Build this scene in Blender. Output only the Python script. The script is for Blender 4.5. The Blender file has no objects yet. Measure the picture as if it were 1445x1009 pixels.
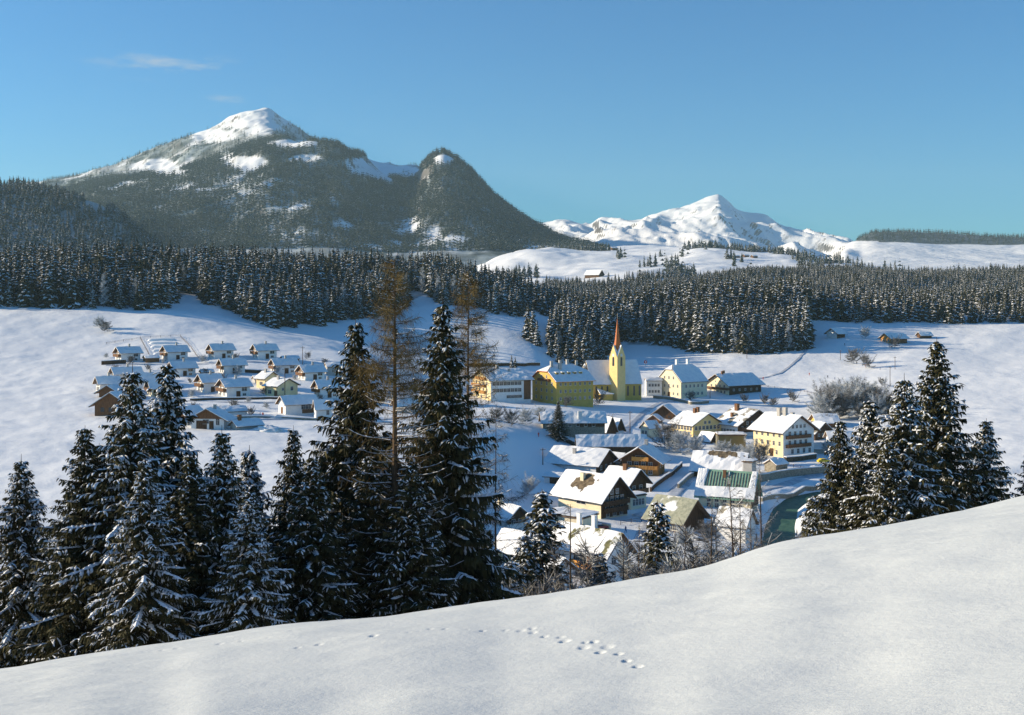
import bpy, bmesh, math, random
import numpy as np
from mathutils import Vector, Matrix
from math import radians, sin, cos, tan, atan, atan2, pi, sqrt, exp
random.seed(7)
rng = np.random.default_rng(7)
SC = bpy.context.scene
COL = SC.collection

# ---------------------------------------------------------------- camera, sky, sun, exposure
F = 1614.0          # focal length in photograph pixels
CX, HY = 722.5, 430.0   # optical axis column, horizon row
CZ = 80.0           # eye height
cam = bpy.data.cameras.new('camera'); camo = bpy.data.objects.new('camera', cam); COL.objects.link(camo)
camo.location = (0, 0, CZ); camo.rotation_euler = (radians(90), 0, 0)
cam.sensor_width = 36.0; cam.lens = F / 1445.0 * 36.0
cam.shift_y = -(504.5 - HY) / 1445.0
cam.clip_start = 0.3; cam.clip_end = 40000
SC.camera = camo

SUN_EL = radians(16.5); SUN_AZ = radians(8.0)      # sun far to the left, a little beyond the camera plane
SDIR = Vector((-cos(SUN_AZ) * cos(SUN_EL), sin(SUN_AZ) * cos(SUN_EL), sin(SUN_EL)))
sl = bpy.data.lights.new('sun', 'SUN'); sl.energy = 5.0; sl.angle = radians(0.5); sl.color = (1.0, 0.85, 0.63)
so = bpy.data.objects.new('sun', sl); COL.objects.link(so)
so.rotation_euler = SDIR.to_track_quat('Z', 'Y').to_euler()
so.location = (-200, 100, 300)

world = bpy.data.worlds.new('World'); SC.world = world; world.use_nodes = True
wn = world.node_tree; wn.nodes.clear()
def WN(t): return wn.nodes.new(t)
sky = WN('ShaderNodeTexSky'); sky.sky_type = 'NISHITA'; sky.sun_disc = False
sky.sun_elevation = SUN_EL
sky.sun_rotation = atan2(SDIR.x, SDIR.y)
sky.altitude = 900; sky.air_density = 1.15; sky.dust_density = 0.25; sky.ozone_density = 3.2
bg = WN('ShaderNodeBackground'); bg.inputs[1].default_value = 0.072
wo = WN('ShaderNodeOutputWorld')
# thin wisps of cloud high over the left summit
tc = WN('ShaderNodeTexCoord'); mp = WN('ShaderNodeMapping'); mp.inputs['Scale'].default_value = (7, 7, 34)
nz = WN('ShaderNodeTexNoise'); nz.inputs['Scale'].default_value = 2.6; nz.inputs['Detail'].default_value = 8; nz.inputs['Roughness'].default_value = 0.6
rp = WN('ShaderNodeValToRGB'); rp.color_ramp.elements[0].position = 0.50; rp.color_ramp.elements[1].position = 0.70
wn.links.new(tc.outputs['Generated'], mp.inputs[0]); wn.links.new(mp.outputs[0], nz.inputs[0]); wn.links.new(nz.outputs[0], rp.inputs[0])
def cloud_spot(px, py, rx, ry):
    v = Vector(((px - CX) / F, 1.0, (HY - py) / F)).normalized()
    m = WN('ShaderNodeMapping'); m.vector_type = 'POINT'
    s1 = WN('ShaderNodeVectorMath'); s1.operation = 'SUBTRACT'; s1.inputs[1].default_value = v
    wn.links.new(tc.outputs['Generated'], s1.inputs[0])
    s2 = WN('ShaderNodeVectorMath'); s2.operation = 'MULTIPLY'; s2.inputs[1].default_value = (F / rx, F / rx, F / ry)
    wn.links.new(s1.outputs[0], s2.inputs[0])
    l = WN('ShaderNodeVectorMath'); l.operation = 'LENGTH'; wn.links.new(s2.outputs[0], l.inputs[0])
    mr = WN('ShaderNodeMapRange'); mr.interpolation_type = 'SMOOTHSTEP'
    mr.inputs['From Min'].default_value = 1.0; mr.inputs['From Max'].default_value = 0.2
    wn.links.new(l.outputs['Value'], mr.inputs['Value'])
    wn.nodes.remove(m)
    return mr.outputs[0]
c1 = cloud_spot(235, 92, 130, 26); c2 = cloud_spot(325, 139, 40, 8)
ad = WN('ShaderNodeMath'); ad.operation = 'ADD'; ad.use_clamp = True; wn.links.new(c1, ad.inputs[0]); wn.links.new(c2, ad.inputs[1])
mu = WN('ShaderNodeMath'); mu.operation = 'MULTIPLY'; wn.links.new(ad.outputs[0], mu.inputs[0]); wn.links.new(rp.outputs[0], mu.inputs[1])
m2 = WN('ShaderNodeMath'); m2.operation = 'MULTIPLY'; m2.inputs[1].default_value = 0.6; wn.links.new(mu.outputs[0], m2.inputs[0])
tint = WN('ShaderNodeMix'); tint.data_type = 'RGBA'; tint.blend_type = 'MULTIPLY'; tint.inputs[0].default_value = 1.0
tint.inputs[7].default_value = (0.36, 0.86, 1.20, 1)
wn.links.new(sky.outputs[0], tint.inputs[6])
mx = WN('ShaderNodeMix'); mx.data_type = 'RGBA'
wn.links.new(m2.outputs[0], mx.inputs[0]); wn.links.new(tint.outputs[2], mx.inputs[6]); mx.inputs[7].default_value = (4.2, 4.6, 5.0, 1)
wn.links.new(mx.outputs[2], bg.inputs[0]); wn.links.new(bg.outputs[0], wo.inputs[0])

SC.view_settings.view_transform = 'Standard'; SC.view_settings.look = 'None'
SC.view_settings.gamma = 1.0; SC.view_settings.use_curve_mapping = False
SC.view_settings.exposure = 0.85
SC.cycles.max_bounces = 5; SC.cycles.diffuse_bounces = 3; SC.cycles.volume_bounces = 0
SC.cycles.transparent_max_bounces = 6

# ---------------------------------------------------------------- helpers
def tag(o, label=None, cat=None, group=None, kind=None):
    if label: o['label'] = label
    if cat: o['category'] = cat
    if group: o['group'] = group
    if kind: o['kind'] = kind
    return o
def link(o, parent=None):
    COL.objects.link(o)
    if parent is not None: o.parent = parent
    return o
def empty(name, loc, rz=0.0, label=None, cat=None, group=None):
    o = bpy.data.objects.new(name, None); o.empty_display_size = 0.5
    o.location = loc; o.rotation_euler = (0, 0, rz); link(o)
    return tag(o, label, cat, group)
class MB:
    def __init__(s): s.v = []; s.f = []; s.m = []
    def add(s, vs, fs, m=0):
        n = len(s.v); s.v += [tuple(v) for v in vs]; s.f += [tuple(i + n for i in f) for f in fs]; s.m += [m] * len(fs)
    def box(s, x0, y0, z0, x1, y1, z1, m=0):
        s.add([(x0,y0,z0),(x1,y0,z0),(x1,y1,z0),(x0,y1,z0),(x0,y0,z1),(x1,y0,z1),(x1,y1,z1),(x0,y1,z1)],
              [(0,3,2,1),(4,5,6,7),(0,1,5,4),(1,2,6,5),(2,3,7,6),(3,0,4,7)], m)
    def prism(s, poly, off, m=0):           # polygon (3D points, ccw seen from +off) extruded by off
        n = len(poly); o = Vector(off); P = [Vector(p) for p in poly]
        s.add(P + [p + o for p in P], [tuple(range(n))[::-1], tuple(range(n, 2 * n))] + [(i, (i + 1) % n, n + (i + 1) % n, n + i) for i in range(n)], m)
    def tube(s, pts, rad, seg=6, m=0, cap=True):
        pts = [Vector(p) for p in pts]; n0 = len(s.v); k = len(pts)
        for i, p in enumerate(pts):
            d = (pts[min(i + 1, k - 1)] - pts[max(i - 1, 0)]).normalized()
            a = d.orthogonal().normalized() if abs(d.z) < 0.9 else Vector((1, 0, 0)); a = (a - d * a.dot(d)).normalized(); b = d.cross(a)
            r = rad[i] if hasattr(rad, '__len__') else rad
            for j in range(seg):
                t = 2 * pi * j / seg; s.v.append(tuple(p + (a * cos(t) + b * sin(t)) * r))
        for i in range(k - 1):
            for j in range(seg):
                s.f.append((n0 + i * seg + j, n0 + i * seg + (j + 1) % seg, n0 + (i + 1) * seg + (j + 1) % seg, n0 + (i + 1) * seg + j)); s.m.append(m)
        if cap:
            s.f.append(tuple(n0 + (k - 1) * seg + j for j in range(seg))); s.m.append(m)
            s.f.append(tuple(n0 + j for j in range(seg))[::-1]); s.m.append(m)
    def mesh(s, name, mats, smooth=False):
        me = bpy.data.meshes.new(name); me.from_pydata(s.v, [], s.f)
        for m in (mats if isinstance(mats, (list, tuple)) else [mats]): me.materials.append(m)
        me.polygons.foreach_set('material_index', s.m)
        if smooth: me.polygons.foreach_set('use_smooth', [True] * len(s.f))
        me.update(); return me
    def build(s, name, mats, parent=None, smooth=False):
        return link(bpy.data.objects.new(name, s.mesh(name, mats, smooth)), parent)
def np_mesh(name, V, Q, mats, midx=None, smooth=False):
    """mesh from numpy verts and faces (n,3) or (n,4)"""
    me = bpy.data.meshes.new(name); V = np.asarray(V, np.float32); Q = np.asarray(Q, np.int32); k = Q.shape[1]
    me.vertices.add(len(V)); me.vertices.foreach_set('co', V.ravel())
    me.loops.add(Q.size); me.loops.foreach_set('vertex_index', Q.ravel())
    me.polygons.add(len(Q)); me.polygons.foreach_set('loop_start', np.arange(0, Q.size, k, dtype=np.int32))
    for m in (mats if isinstance(mats, (list, tuple)) else [mats]): me.materials.append(m)
    if midx is not None: me.polygons.foreach_set('material_index', np.asarray(midx, np.int32))
    me.polygons.foreach_set('use_smooth', np.full(len(Q), smooth))
    me.update(calc_edges=True); return me

# ---------------------------------------------------------------- value noise
def _h(ix, iy, s):
    n = (ix.astype(np.int64) * 374761393 + iy.astype(np.int64) * 668265263 + s * 974711) & 0xffffffff
    n = ((n ^ (n >> 13)) * 1274126177) & 0xffffffff
    return ((n ^ (n >> 16)) & 0xffff) / 65535.0
def vnoise(x, y, s=0):
    x = np.asarray(x, float); y = np.asarray(y, float)
    ix = np.floor(x); iy = np.floor(y); fx = x - ix; fy = y - iy
    fx = fx * fx * fx * (fx * (fx * 6 - 15) + 10); fy = fy * fy * fy * (fy * (fy * 6 - 15) + 10)
    a = _h(ix, iy, s); b = _h(ix + 1, iy, s); c = _h(ix, iy + 1, s); d = _h(ix + 1, iy + 1, s)
    return (a + (b - a) * fx) * (1 - fy) + (c + (d - c) * fx) * fy
def fbm(x, y, s=0, o=4, g=0.5):
    t = 0; a = 1; w = 0
    for i in range(o):
        c_, s_ = cos(i * 0.7), sin(i * 0.7)
        t = t + a * (vnoise((x * c_ - y * s_) * 2 ** i, (x * s_ + y * c_) * 2 ** i, s + i) * 2 - 1); w += a; a *= g
    return t / w
def ridged(x, y, s=0, o=5, g=0.5):
    t = 0; a = 1; w = 0
    for i in range(o):
        c_, s_ = cos(i * 0.9), sin(i * 0.9)
        t = t + a * (1 - np.abs(vnoise((x * c_ - y * s_) * 2 ** i, (x * s_ + y * c_) * 2 ** i, s + i) * 2 - 1) * 2); w += a; a *= g
    return t / w

# ---------------------------------------------------------------- terrain as rings of height at rising distance
def pchip(x, Y, q):
    """x (K,), Y (K,N) -> values at q (M,) : (M,N)"""
    x = np.asarray(x, float); Y = np.asarray(Y, float); h = np.diff(x)[:, None]; d = np.diff(Y, axis=0) / h
    m = np.zeros_like(Y); m[0] = d[0]; m[-1] = d[-1]
    a, b = d[:-1], d[1:]; w1 = 2 * h[1:] + h[:-1]; w2 = h[1:] + 2 * h[:-1]
    with np.errstate(all='ignore'):
        hm = (w1 + w2) / (w1 / a + w2 / b)
    m[1:-1] = np.where(a * b > 0, hm, 0)
    k = np.clip(np.searchsorted(x, q) - 1, 0, len(x) - 2); hh = (x[k + 1] - x[k])[:, None]; t = ((q - x[k])[:, None]) / hh
    return (2*t**3-3*t**2+1)*Y[k] + (t**3-2*t**2+t)*hh*m[k] + (-2*t**3+3*t**2)*Y[k+1] + (t**3-t**2)*hh*m[k+1]
class Rings:
    def __init__(s, cols, rows, n=900, step=2.0, blur=0):
        """rows: (D, values, 'z'|'y')"""
        s.u0, s.step = cols[0], step; U = np.arange(cols[0], cols[-1] + step, step)
        Ds = np.array([r[0] for r in rows], float)
        Z = []
        for D, v, k in rows:
            if not hasattr(v, '__len__'): v = [v] * len(cols)
            assert len(v) == len(cols), (D, len(v), len(cols))
            v = np.array(v, float)
            if k == 'y': v = -(v - HY) * D / F
            Z.append(v)
        Z = np.array(Z)
        ZU = pchip(cols, Z.T, np.clip(U, cols[0], cols[-1]))       # (U, K)
        s.ld0 = math.log(Ds[0]); s.ld1 = math.log(Ds[-1]); s.n = n
        ld = np.linspace(s.ld0, s.ld1, n)
        G = pchip(Ds, ZU.T, np.exp(ld))                            # (n, U)
        if blur:
            k = np.exp(-0.5 * (np.arange(-3 * blur, 3 * blur + 1) / blur) ** 2); k /= k.sum()
            G = np.stack([np.convolve(np.pad(r, 3 * blur, mode='edge'), k, 'valid') for r in G])
        s.G = G
    def __call__(s, px, D):
        i = np.clip((np.asarray(px, float) - s.u0) / s.step, 0, s.G.shape[1] - 1.001)
        j = np.clip((np.log(np.asarray(D, float)) - s.ld0) / (s.ld1 - s.ld0) * (s.n - 1), 0, s.n - 1.001)
        i0 = i.astype(int); j0 = j.astype(int); fi = i - i0; fj = j - j0; G = s.G
        return (G[j0, i0]*(1-fi)+G[j0, i0+1]*fi)*(1-fj) + (G[j0+1, i0]*(1-fi)+G[j0+1, i0+1]*fi)*fj
NC = [-300, 0, 140, 220, 300, 450, 600, 650, 700, 760, 820, 900, 1000, 1100, 1200, 1310, 1450, 1750]
CREST = [985, 945, 923, 911, 899, 877, 862, 856, 850, 842.5, 832, 817, 799, 768, 751, 730, 700, 640]
zc = -(np.array(CREST) - HY) * 30 / F
NEAR = Rings(NC, [
 (2, -1.75, 'z'),
 (8, [-3.5,-3.5,-3.45,-3.4,-3.4,-3.4,-3.35,-3.35,-3.3,-3.3,-3.3,-3.25,-3.2,-3.2,-3.1,-3.1,-3.0,-2.9], 'z'),
 (14, [-5.4,-5.3,-5.2,-5.2,-5.1,-5.1,-5.0,-5.0,-5.0,-4.95,-4.9,-4.85,-4.7,-4.6,-4.5,-4.3,-4.1,-3.6], 'z'),
 (30, CREST, 'y'),
 (45, list(zc * 1.5 - 3.5), 'z'),
 (70, [-29,-29,-29,-29,-29,-28,-28,-28,-28,-28,-28,-27,-26,-24,-23,-22,-20,-18], 'z'),
 (120, [-42,-42,-42,-42,-42,-42,-43,-43,-44,-44,-44,-44,-44,-43,-42,-40,-38,-36], 'z'),
 (200, [-43,-43,-43,-43,-43,-43,-45,-48,-51,-52,-52.5,-53,-53.5,-54,-54,-52,-50,-48], 'z'),
 (260, [-41,-41,-41,-41,-41,-41,-42,-46,-50.5,-52,-52.5,-53,-53.5,-54.5,-53.5,-52,-50,-48], 'z'),
 (300, [-39,-39,-39,-39,-39,-39,-40,-42.5,-48.5,-52,-52,-53,-53.5,-54.5,-54,-52,-50,-48], 'z'),
 (340, [-37,-37,-37,-37,-37,-38,-39,-40.5,-44.5,-51.5,-52,-52.5,-53,-54,-54,-53,-50,-48], 'z'),
 (380, [-35.5,-35.5,-35.5,-35.5,-35.5,-36.5,-38.5,-39.5,-41.5,-46,-50.5,-52,-52.5,-53,-52.5,-51,-49,-47], 'z'),
 (420, [-32.5,-32.5,-32.5,-32.5,-32.5,-34,-38.5,-40,-41,-42.5,-46,-50,-51.5,-52,-52,-50,-48,-46], 'z'),
 (460, [-28.5,-28.5,-28.5,-28.5,-28.5,-31,-38,-40.5,-41,-42.5,-45,-48,-50.5,-51.5,-51,-49,-47,-45], 'z'),
 (500, [-22,-23,-24,-24,-24,-27,-36,-40.5,-41.8,-43,-45,-46.5,-49,-50,-49,-47,-45,-43], 'z'),
 (540, [-16,-18,-19,-19,-19,-22,-33,-39.5,-41.5,-43,-45,-46.5,-47.5,-48,-46.5,-44,-42,-40], 'z'),
 (580, [-8,-10,-11.5,-12,-14,-21,-35,-37.5,-38.5,-42,-44.5,-45.5,-45.5,-45.5,-43,-40,-38,-36], 'z'),
 (620, [-1,-3,-4,-5,-9,-19,-30,-33,-34,-37,-42,-42.5,-41.5,-41,-39,-36.5,-35,-33], 'z'),
 (680, [6,4,3,1,-3,-13,-19,-20,-21,-25,-36,-36,-34,-33,-33,-30,-30,-28], 'z'),
 (750, [13,12,12,11,8,-2,-5,-5,-8,-14,-26,-27,-26.5,-25,-21,-21,-20,-19], 'z'),
 (850, [22,22,22,22,21,14,10,6,0,-6,-16,-14,-8,-5,-9,-10,-10,-8], 'z'),
 (1000, [26,26,26,26,26,24,24,18,8,0,-10,-8,-5,-6,-5,-5,-5,0], 'z'),
 (1150, [15,15,15,15,15,15,15,12,8,6,0,-2,-2,-2,0,0,0,0], 'z'),
 (1400, [40,40,38,24,20,20,20,20,24,22,18,20,27,30,30,28,26,26], 'z'),
 (1600, [110,100,85,50,20,20,20,25,30,36,40,40,42,44,42,40,40,40], 'z'),
 (1900, [210,190,163,98,45,30,30,40,60,70,72,68,80,75,60,55,55,60], 'z'),
 (2200, [230,215,180,80,40,40,40,60,85,107,100,98,107,95,68,60,65,75], 'z'),
 (2700, [120,110,90,60,50,50,50,70,85,105,128,142,130,120,92,80,90,100], 'z'),
], blur=8)
# river centre line in world x,y
RIV = [((p - CX) / F * D, D, w) for p, D, w in [(1070, 205, 3.0), (1088, 235, 2.8), (1098, 262, 2.0), (1101, 290, 1.9), (1109, 314, 1.7), (1130, 331, 1.8), (1165, 340, 1.7), (1230, 347, 1.7), (1330, 350, 1.7), (1480, 350, 1.7), (1700, 345, 1.7)]]
RIVZ = CZ - 56.0
def river_dist(x, y):
    best = np.full(np.shape(x), 1e9)
    for (x0, y0, w0), (x1, y1, w1) in zip(RIV[:-1], RIV[1:]):
        dx, dy = x1 - x0, y1 - y0; t = np.clip(((x - x0) * dx + (y - y0) * dy) / (dx * dx + dy * dy), 0, 1)
        best = np.minimum(best, np.hypot(x - x0 - t * dx, y - y0 - t * dy) - (w0 + (w1 - w0) * t))
    return best
FEET = []   # footprints: x, y, r, depth
def Hn(x, y):
    x = np.asarray(x, float); y = np.maximum(np.asarray(y, float), 2.0)
    px = x / y * F + CX
    z = NEAR(px, y) + CZ
    amp = np.clip((y - 40) / 200, 0, 1) * 0.8
    z = z + amp * fbm(x / 26, y / 26, 3, 3) + np.clip((y - 60) / 200, 0, 1) * 0.28 * fbm(x / 7, y / 7, 13, 3) + np.clip((y - 550) / 300, 0, 3) * 2.6 * fbm(x / 90, y / 90, 8, 4) * 1.0
    z = z + np.clip((y - 1300) / 700, 0, 1) * 9 * fbm(x / 260, y / 260, 18, 4)
    z = z + np.clip(y / 25, 0.1, 1) * 0.05 * fbm(x / 2.3, y / 2.3, 5, 3)
    d = river_dist(x, y)
    near = (y > 195) & (y < 380)
    t = np.clip(d / 4.5, 0, 1); t = t * t * (3 - 2 * t)
    z = np.where(near, (RIVZ - 0.8) * (1 - t) + z * t, z)
    return z
def hz(x, y): return float(Hn(np.array([x]), np.array([y]))[0])
def at(px, py, D0=50.0, D1=2600.0):
    """where the line of sight through a photo pixel meets the ground"""
    D = np.exp(np.linspace(math.log(D0), math.log(D1), 3000)); x = (px - CX) / F * D
    g = Hn(x, D) >= CZ - (py - HY) / F * D
    k = int(np.argmax(g)) if g.any() else len(D) - 1
    return Vector((x[k], D[k], hz(x[k], D[k])))
def onD(px, D): x = (px - CX) / F * D; return Vector((x, D, hz(x, D)))

# ---------------------------------------------------------------- materials
MATS = {}
def newmat(name):
    m = bpy.data.materials.new(name); m.use_nodes = True; nt = m.node_tree; b = nt.nodes['Principled BSDF']
    b.inputs['Specular IOR Level'].default_value = 0.25; MATS[name] = m
    return m, nt, b
def noisy(name, c1, c2, scale=1.0, rough=0.85, detail=5, bump=0.0, bscale=None, coord='Object', lo=0.35, hi=0.65, stretch=None, metal=0.0):
    m, nt, b = newmat(name); N = nt.nodes.new; K = nt.links.new
    t = N('ShaderNodeTexCoord'); n = N('ShaderNodeTexNoise'); n.inputs['Scale'].default_value = scale; n.inputs['Detail'].default_value = detail
    src = t.outputs[coord]
    if stretch:
        mp_ = N('ShaderNodeMapping'); mp_.inputs['Scale'].default_value = stretch; K(src, mp_.inputs[0]); src = mp_.outputs[0]
    K(src, n.inputs[0])
    r = N('ShaderNodeValToRGB'); r.color_ramp.elements[0].position = lo; r.color_ramp.elements[1].position = hi
    r.color_ramp.elements[0].color = (*c1, 1); r.color_ramp.elements[1].color = (*c2, 1)
    K(n.outputs[0], r.inputs[0]); K(r.outputs[0], b.inputs['Base Color'])
    b.inputs['Roughness'].default_value = rough; b.inputs['Metallic'].default_value = metal
    if bump:
        n2 = N('ShaderNodeTexNoise'); n2.inputs['Scale'].default_value = bscale or scale * 3; n2.inputs['Detail'].default_value = 4; K(src, n2.inputs[0])
        bp = N('ShaderNodeBump'); bp.inputs['Strength'].default_value = bump; bp.inputs['Distance'].default_value = 0.1
        K(n2.outputs[0], bp.inputs['Height']); K(bp.outputs[0], b.inputs['Normal'])
    return m
SNOW = noisy('snow', (0.74, 0.76, 0.78), (0.86, 0.86, 0.85), 0.6, 0.7, 5, 0.35, 2.5)
SNOWT = noisy('tree_snow', (0.78, 0.80, 0.83), (0.88, 0.88, 0.88), 2.0, 0.8)
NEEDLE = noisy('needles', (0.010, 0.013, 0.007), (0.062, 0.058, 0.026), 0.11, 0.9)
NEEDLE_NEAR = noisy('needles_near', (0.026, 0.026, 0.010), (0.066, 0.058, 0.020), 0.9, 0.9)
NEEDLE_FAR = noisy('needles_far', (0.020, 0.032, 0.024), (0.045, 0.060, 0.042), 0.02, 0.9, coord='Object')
BARK = noisy('bark', (0.035, 0.022, 0.014), (0.095, 0.06, 0.038), 3.0, 0.95, stretch=(1, 1, 0.2), bump=0.5, bscale=8)
LARCHBARK = noisy('larch_bark', (0.05, 0.032, 0.02), (0.13, 0.085, 0.05), 2.5, 0.95, stretch=(1, 1, 0.2), bump=0.5, bscale=8)
LARCHTWIG = noisy('larch_twig', (0.09, 0.062, 0.022), (0.20, 0.14, 0.05), 1.0, 0.9)
FROST = noisy('frosted_twig', (0.28, 0.30, 0.31), (0.72, 0.74, 0.75), 0.8, 0.9, lo=0.3, hi=0.7)
BARETWIG = noisy('bare_twig', (0.07, 0.06, 0.05), (0.26, 0.25, 0.24), 0.9, 0.9)
WATER, nt, b = newmat('river_water')
b.inputs['Base Color'].default_value = (0.035, 0.075, 0.060, 1); b.inputs['Roughness'].default_value = 0.5; b.inputs['Specular IOR Level'].default_value = 0.12
n = nt.nodes.new('ShaderNodeTexNoise'); n.inputs['Scale'].default_value = 0.9; n.inputs['Detail'].default_value = 6
t = nt.nodes.new('ShaderNodeTexCoord'); nt.links.new(t.outputs['Object'], n.inputs[0])
bp = nt.nodes.new('ShaderNodeBump'); bp.inputs['Strength'].default_value = 0.8; bp.inputs['Distance'].default_value = 0.25
nt.links.new(n.outputs[0], bp.inputs['Height']); nt.links.new(bp.outputs[0], b.inputs['Normal'])
rr = nt.nodes.new('ShaderNodeValToRGB'); rr.color_ramp.elements[0].color = (0.030, 0.090, 0.055, 1); rr.color_ramp.elements[1].color = (0.10, 0.19, 0.11, 1)
rr.color_ramp.elements[0].position = 0.35; rr.color_ramp.elements[1].position = 0.75
nt.links.new(n.outputs[0], rr.inputs[0]); nt.links.new(rr.outputs[0], b.inputs['Base Color'])

def terrain_mat(name, floor1, floor2, fscale, rock=False, sn=(0.84, 0.85, 0.85), rocklo=0.70, rockhi=0.60, bumps=((0.35, 0.6, 0.12),)):
    m, nt, b = newmat(name); N = nt.nodes.new; K = nt.links.new
    t = N('ShaderNodeTexCoord')
    at_ = N('ShaderNodeAttribute'); at_.attribute_name = 'forest'
    n = N('ShaderNodeTexNoise'); n.inputs['Scale'].default_value = fscale; n.inputs['Detail'].default_value = 7; n.inputs['Roughness'].default_value = 0.65; K(t.outputs['Object'], n.inputs[0])
    r = N('ShaderNodeValToRGB'); r.color_ramp.elements[0].color = (*floor1, 1); r.color_ramp.elements[1].color = (*floor2, 1)
    r.color_ramp.elements[0].position = 0.42; r.color_ramp.elements[1].position = 0.60; K(n.outputs[0], r.inputs[0])
    n3 = N('ShaderNodeTexNoise'); n3.inputs['Scale'].default_value = 0.03; n3.inputs['Detail'].default_value = 6; K(t.outputs['Object'], n3.inputs[0])
    r3 = N('ShaderNodeValToRGB'); r3.color_ramp.elements[0].color = (sn[0] * .95, sn[1] * .96, sn[2] * .98, 1); r3.color_ramp.elements[1].color = (*sn, 1); K(n3.outputs[0], r3.inputs[0])
    mixc = N('ShaderNodeMix'); mixc.data_type = 'RGBA'; K(at_.outputs['Fac'], mixc.inputs[0]); K(r3.outputs[0], mixc.inputs[6]); K(r.outputs[0], mixc.inputs[7])
    out = mixc.outputs[2]
    if rock:
        g = N('ShaderNodeNewGeometry'); sx = N('ShaderNodeSeparateXYZ'); K(g.outputs['True Normal'], sx.inputs[0])
        a = N('ShaderNodeMath'); a.operation = 'MULTIPLY_ADD'; a.inputs[1].default_value = 0.28; K(n.outputs[0], a.inputs[0]); K(sx.outputs['Z'], a.inputs[2])
        mr = N('ShaderNodeMapRange'); mr.inputs['From Min'].default_value = rocklo + 0.14; mr.inputs['From Max'].default_value = rockhi + 0.14; K(a.outputs[0], mr.inputs['Value'])
        m2_ = N('ShaderNodeMix'); m2_.data_type = 'RGBA'; K(mr.outputs[0], m2_.inputs[0]); K(out, m2_.inputs[6]); m2_.inputs[7].default_value = (0.13, 0.12, 0.11, 1); out = m2_.outputs[2]
    K(out, b.inputs['Base Color']); b.inputs['Roughness'].default_value = 0.75
    last = None
    for sc, st, dist in bumps:
        nb = N('ShaderNodeTexNoise'); nb.inputs['Scale'].default_value = sc; nb.inputs['Detail'].default_value = 6; K(t.outputs['Object'], nb.inputs[0])
        bp_ = N('ShaderNodeBump'); bp_.inputs['Strength'].default_value = st; bp_.inputs['Distance'].default_value = dist; K(nb.outputs[0], bp_.inputs['Height'])
        if last: K(last.outputs[0], bp_.inputs['Normal'])
        last = bp_
    K(last.outputs[0], b.inputs['Normal'])
    return m
M_NEAR = terrain_mat('snow_ground', (0.10, 0.09, 0.07), (0.45, 0.46, 0.46), 0.25, bumps=((0.25, 0.5, 0.5), (2.0, 0.3, 0.10)))
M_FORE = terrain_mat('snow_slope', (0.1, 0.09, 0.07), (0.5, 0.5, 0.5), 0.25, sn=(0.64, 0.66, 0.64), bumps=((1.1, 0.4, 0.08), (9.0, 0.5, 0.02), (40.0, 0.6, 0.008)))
M_DARK = terrain_mat('mountain_forest', (0.05, 0.065, 0.055), (0.28, 0.33, 0.34), 0.011, rock=True, bumps=((0.02, 0.6, 6.0),), rocklo=0.78, rockhi=0.66)
M_PEAK = terrain_mat('mountain_snow', (0.04, 0.05, 0.05), (0.12, 0.14, 0.15), 0.016, rock=True, bumps=((0.006, 0.7, 25.0), (0.03, 0.5, 5.0)), rocklo=0.68, rockhi=0.58)

# ---------------------------------------------------------------- terrain meshes
def grid_obj(name, us, Ds, hf, mat, forest=None, smooth=True):
    U, D = np.meshgrid(us, Ds); X = (U - CX) / F * D; Z = hf(X, D)
    V = np.stack([X, D, Z], -1).reshape(-1, 3); nu = len(us); nd = len(Ds)
    i = np.arange(nd - 1)[:, None] * nu + np.arange(nu - 1)[None, :]
    Q = np.stack([i, i + 1, i + nu + 1, i + nu], -1).reshape(-1, 4)
    me = np_mesh(name, V, Q, mat, smooth=smooth)
    fo = np.zeros(len(V)) if forest is None else forest(X, D, Z).reshape(-1)
    a = me.attributes.new('forest', 'FLOAT', 'POINT'); a.data.foreach_set('value', fo.astype(np.float32))
    o = link(bpy.data.objects.new(name, me)); tag(o, kind='structure'); return o
def logs(a, b, r): n = int(math.log(b / a) / r) + 2; return np.exp(np.linspace(math.log(a), math.log(b), n))

# animal and boot prints crossing the near slope
for px, py, r in [(228,917,.10),(250,914,.12),(310,907,.13),(340,903,.12),(378,898,.12),(412,889,.12),(420,914,.12),(450,910,.17),(527,898,.15),(577,893,.08),(592,892,.07),(607,889,.11),(628,889,.14),(660,890,.08),(681,892,.13),(713,891,.11),(735,891,.17),(751,888,.17),(752,893,.15),(768,898,.15),(791,899,.16),(797,905,.19),(826,907,.15),(838,906,.16),(824,914,.22),(857,913,.36),(847,921,.2),(873,924,.30),(884,934,.2),(900,941,.18)]:
    p = at(px, py, 8.0, 34.0); FEET.append((p.x, p.y, min(r, .2) * random.uniform(.4, .62) * p.y / 24, min(r, .2) * random.uniform(.12, .26)))
def Hfore(x, y):
    z = Hn(x, y)
    z = z + 0.028 * fbm(x / 1.1 + .3 * y, y / .38, 41, 3) * np.clip(.4 + fbm(x / 4, y / 5, 43, 2), 0, 1) + .05 * fbm(x / 3.2, y / 1.9, 44, 2)
    for fx, fy, r, d in FEET:
        q = ((x - fx) / r) ** 2 + ((y - fy) / (r * 1.6)) ** 2
        z = z - d * np.exp(-q * q * 1.2) + d * 0.08 * np.exp(-(np.sqrt(q) - 1.5) ** 2 * 6)
    return z
fore_u = np.concatenate([np.arange(-2600, -300, 40.0), np.arange(-300, 1751, 2.5), np.arange(1760, 4300, 40.0)])
grid_obj('foreground_snow_slope', fore_u, np.concatenate([logs(2, 12, .03)[:-1], logs(12, 31, .0035)[:-1], logs(31, 45, .02)]), Hfore, M_FORE)

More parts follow.
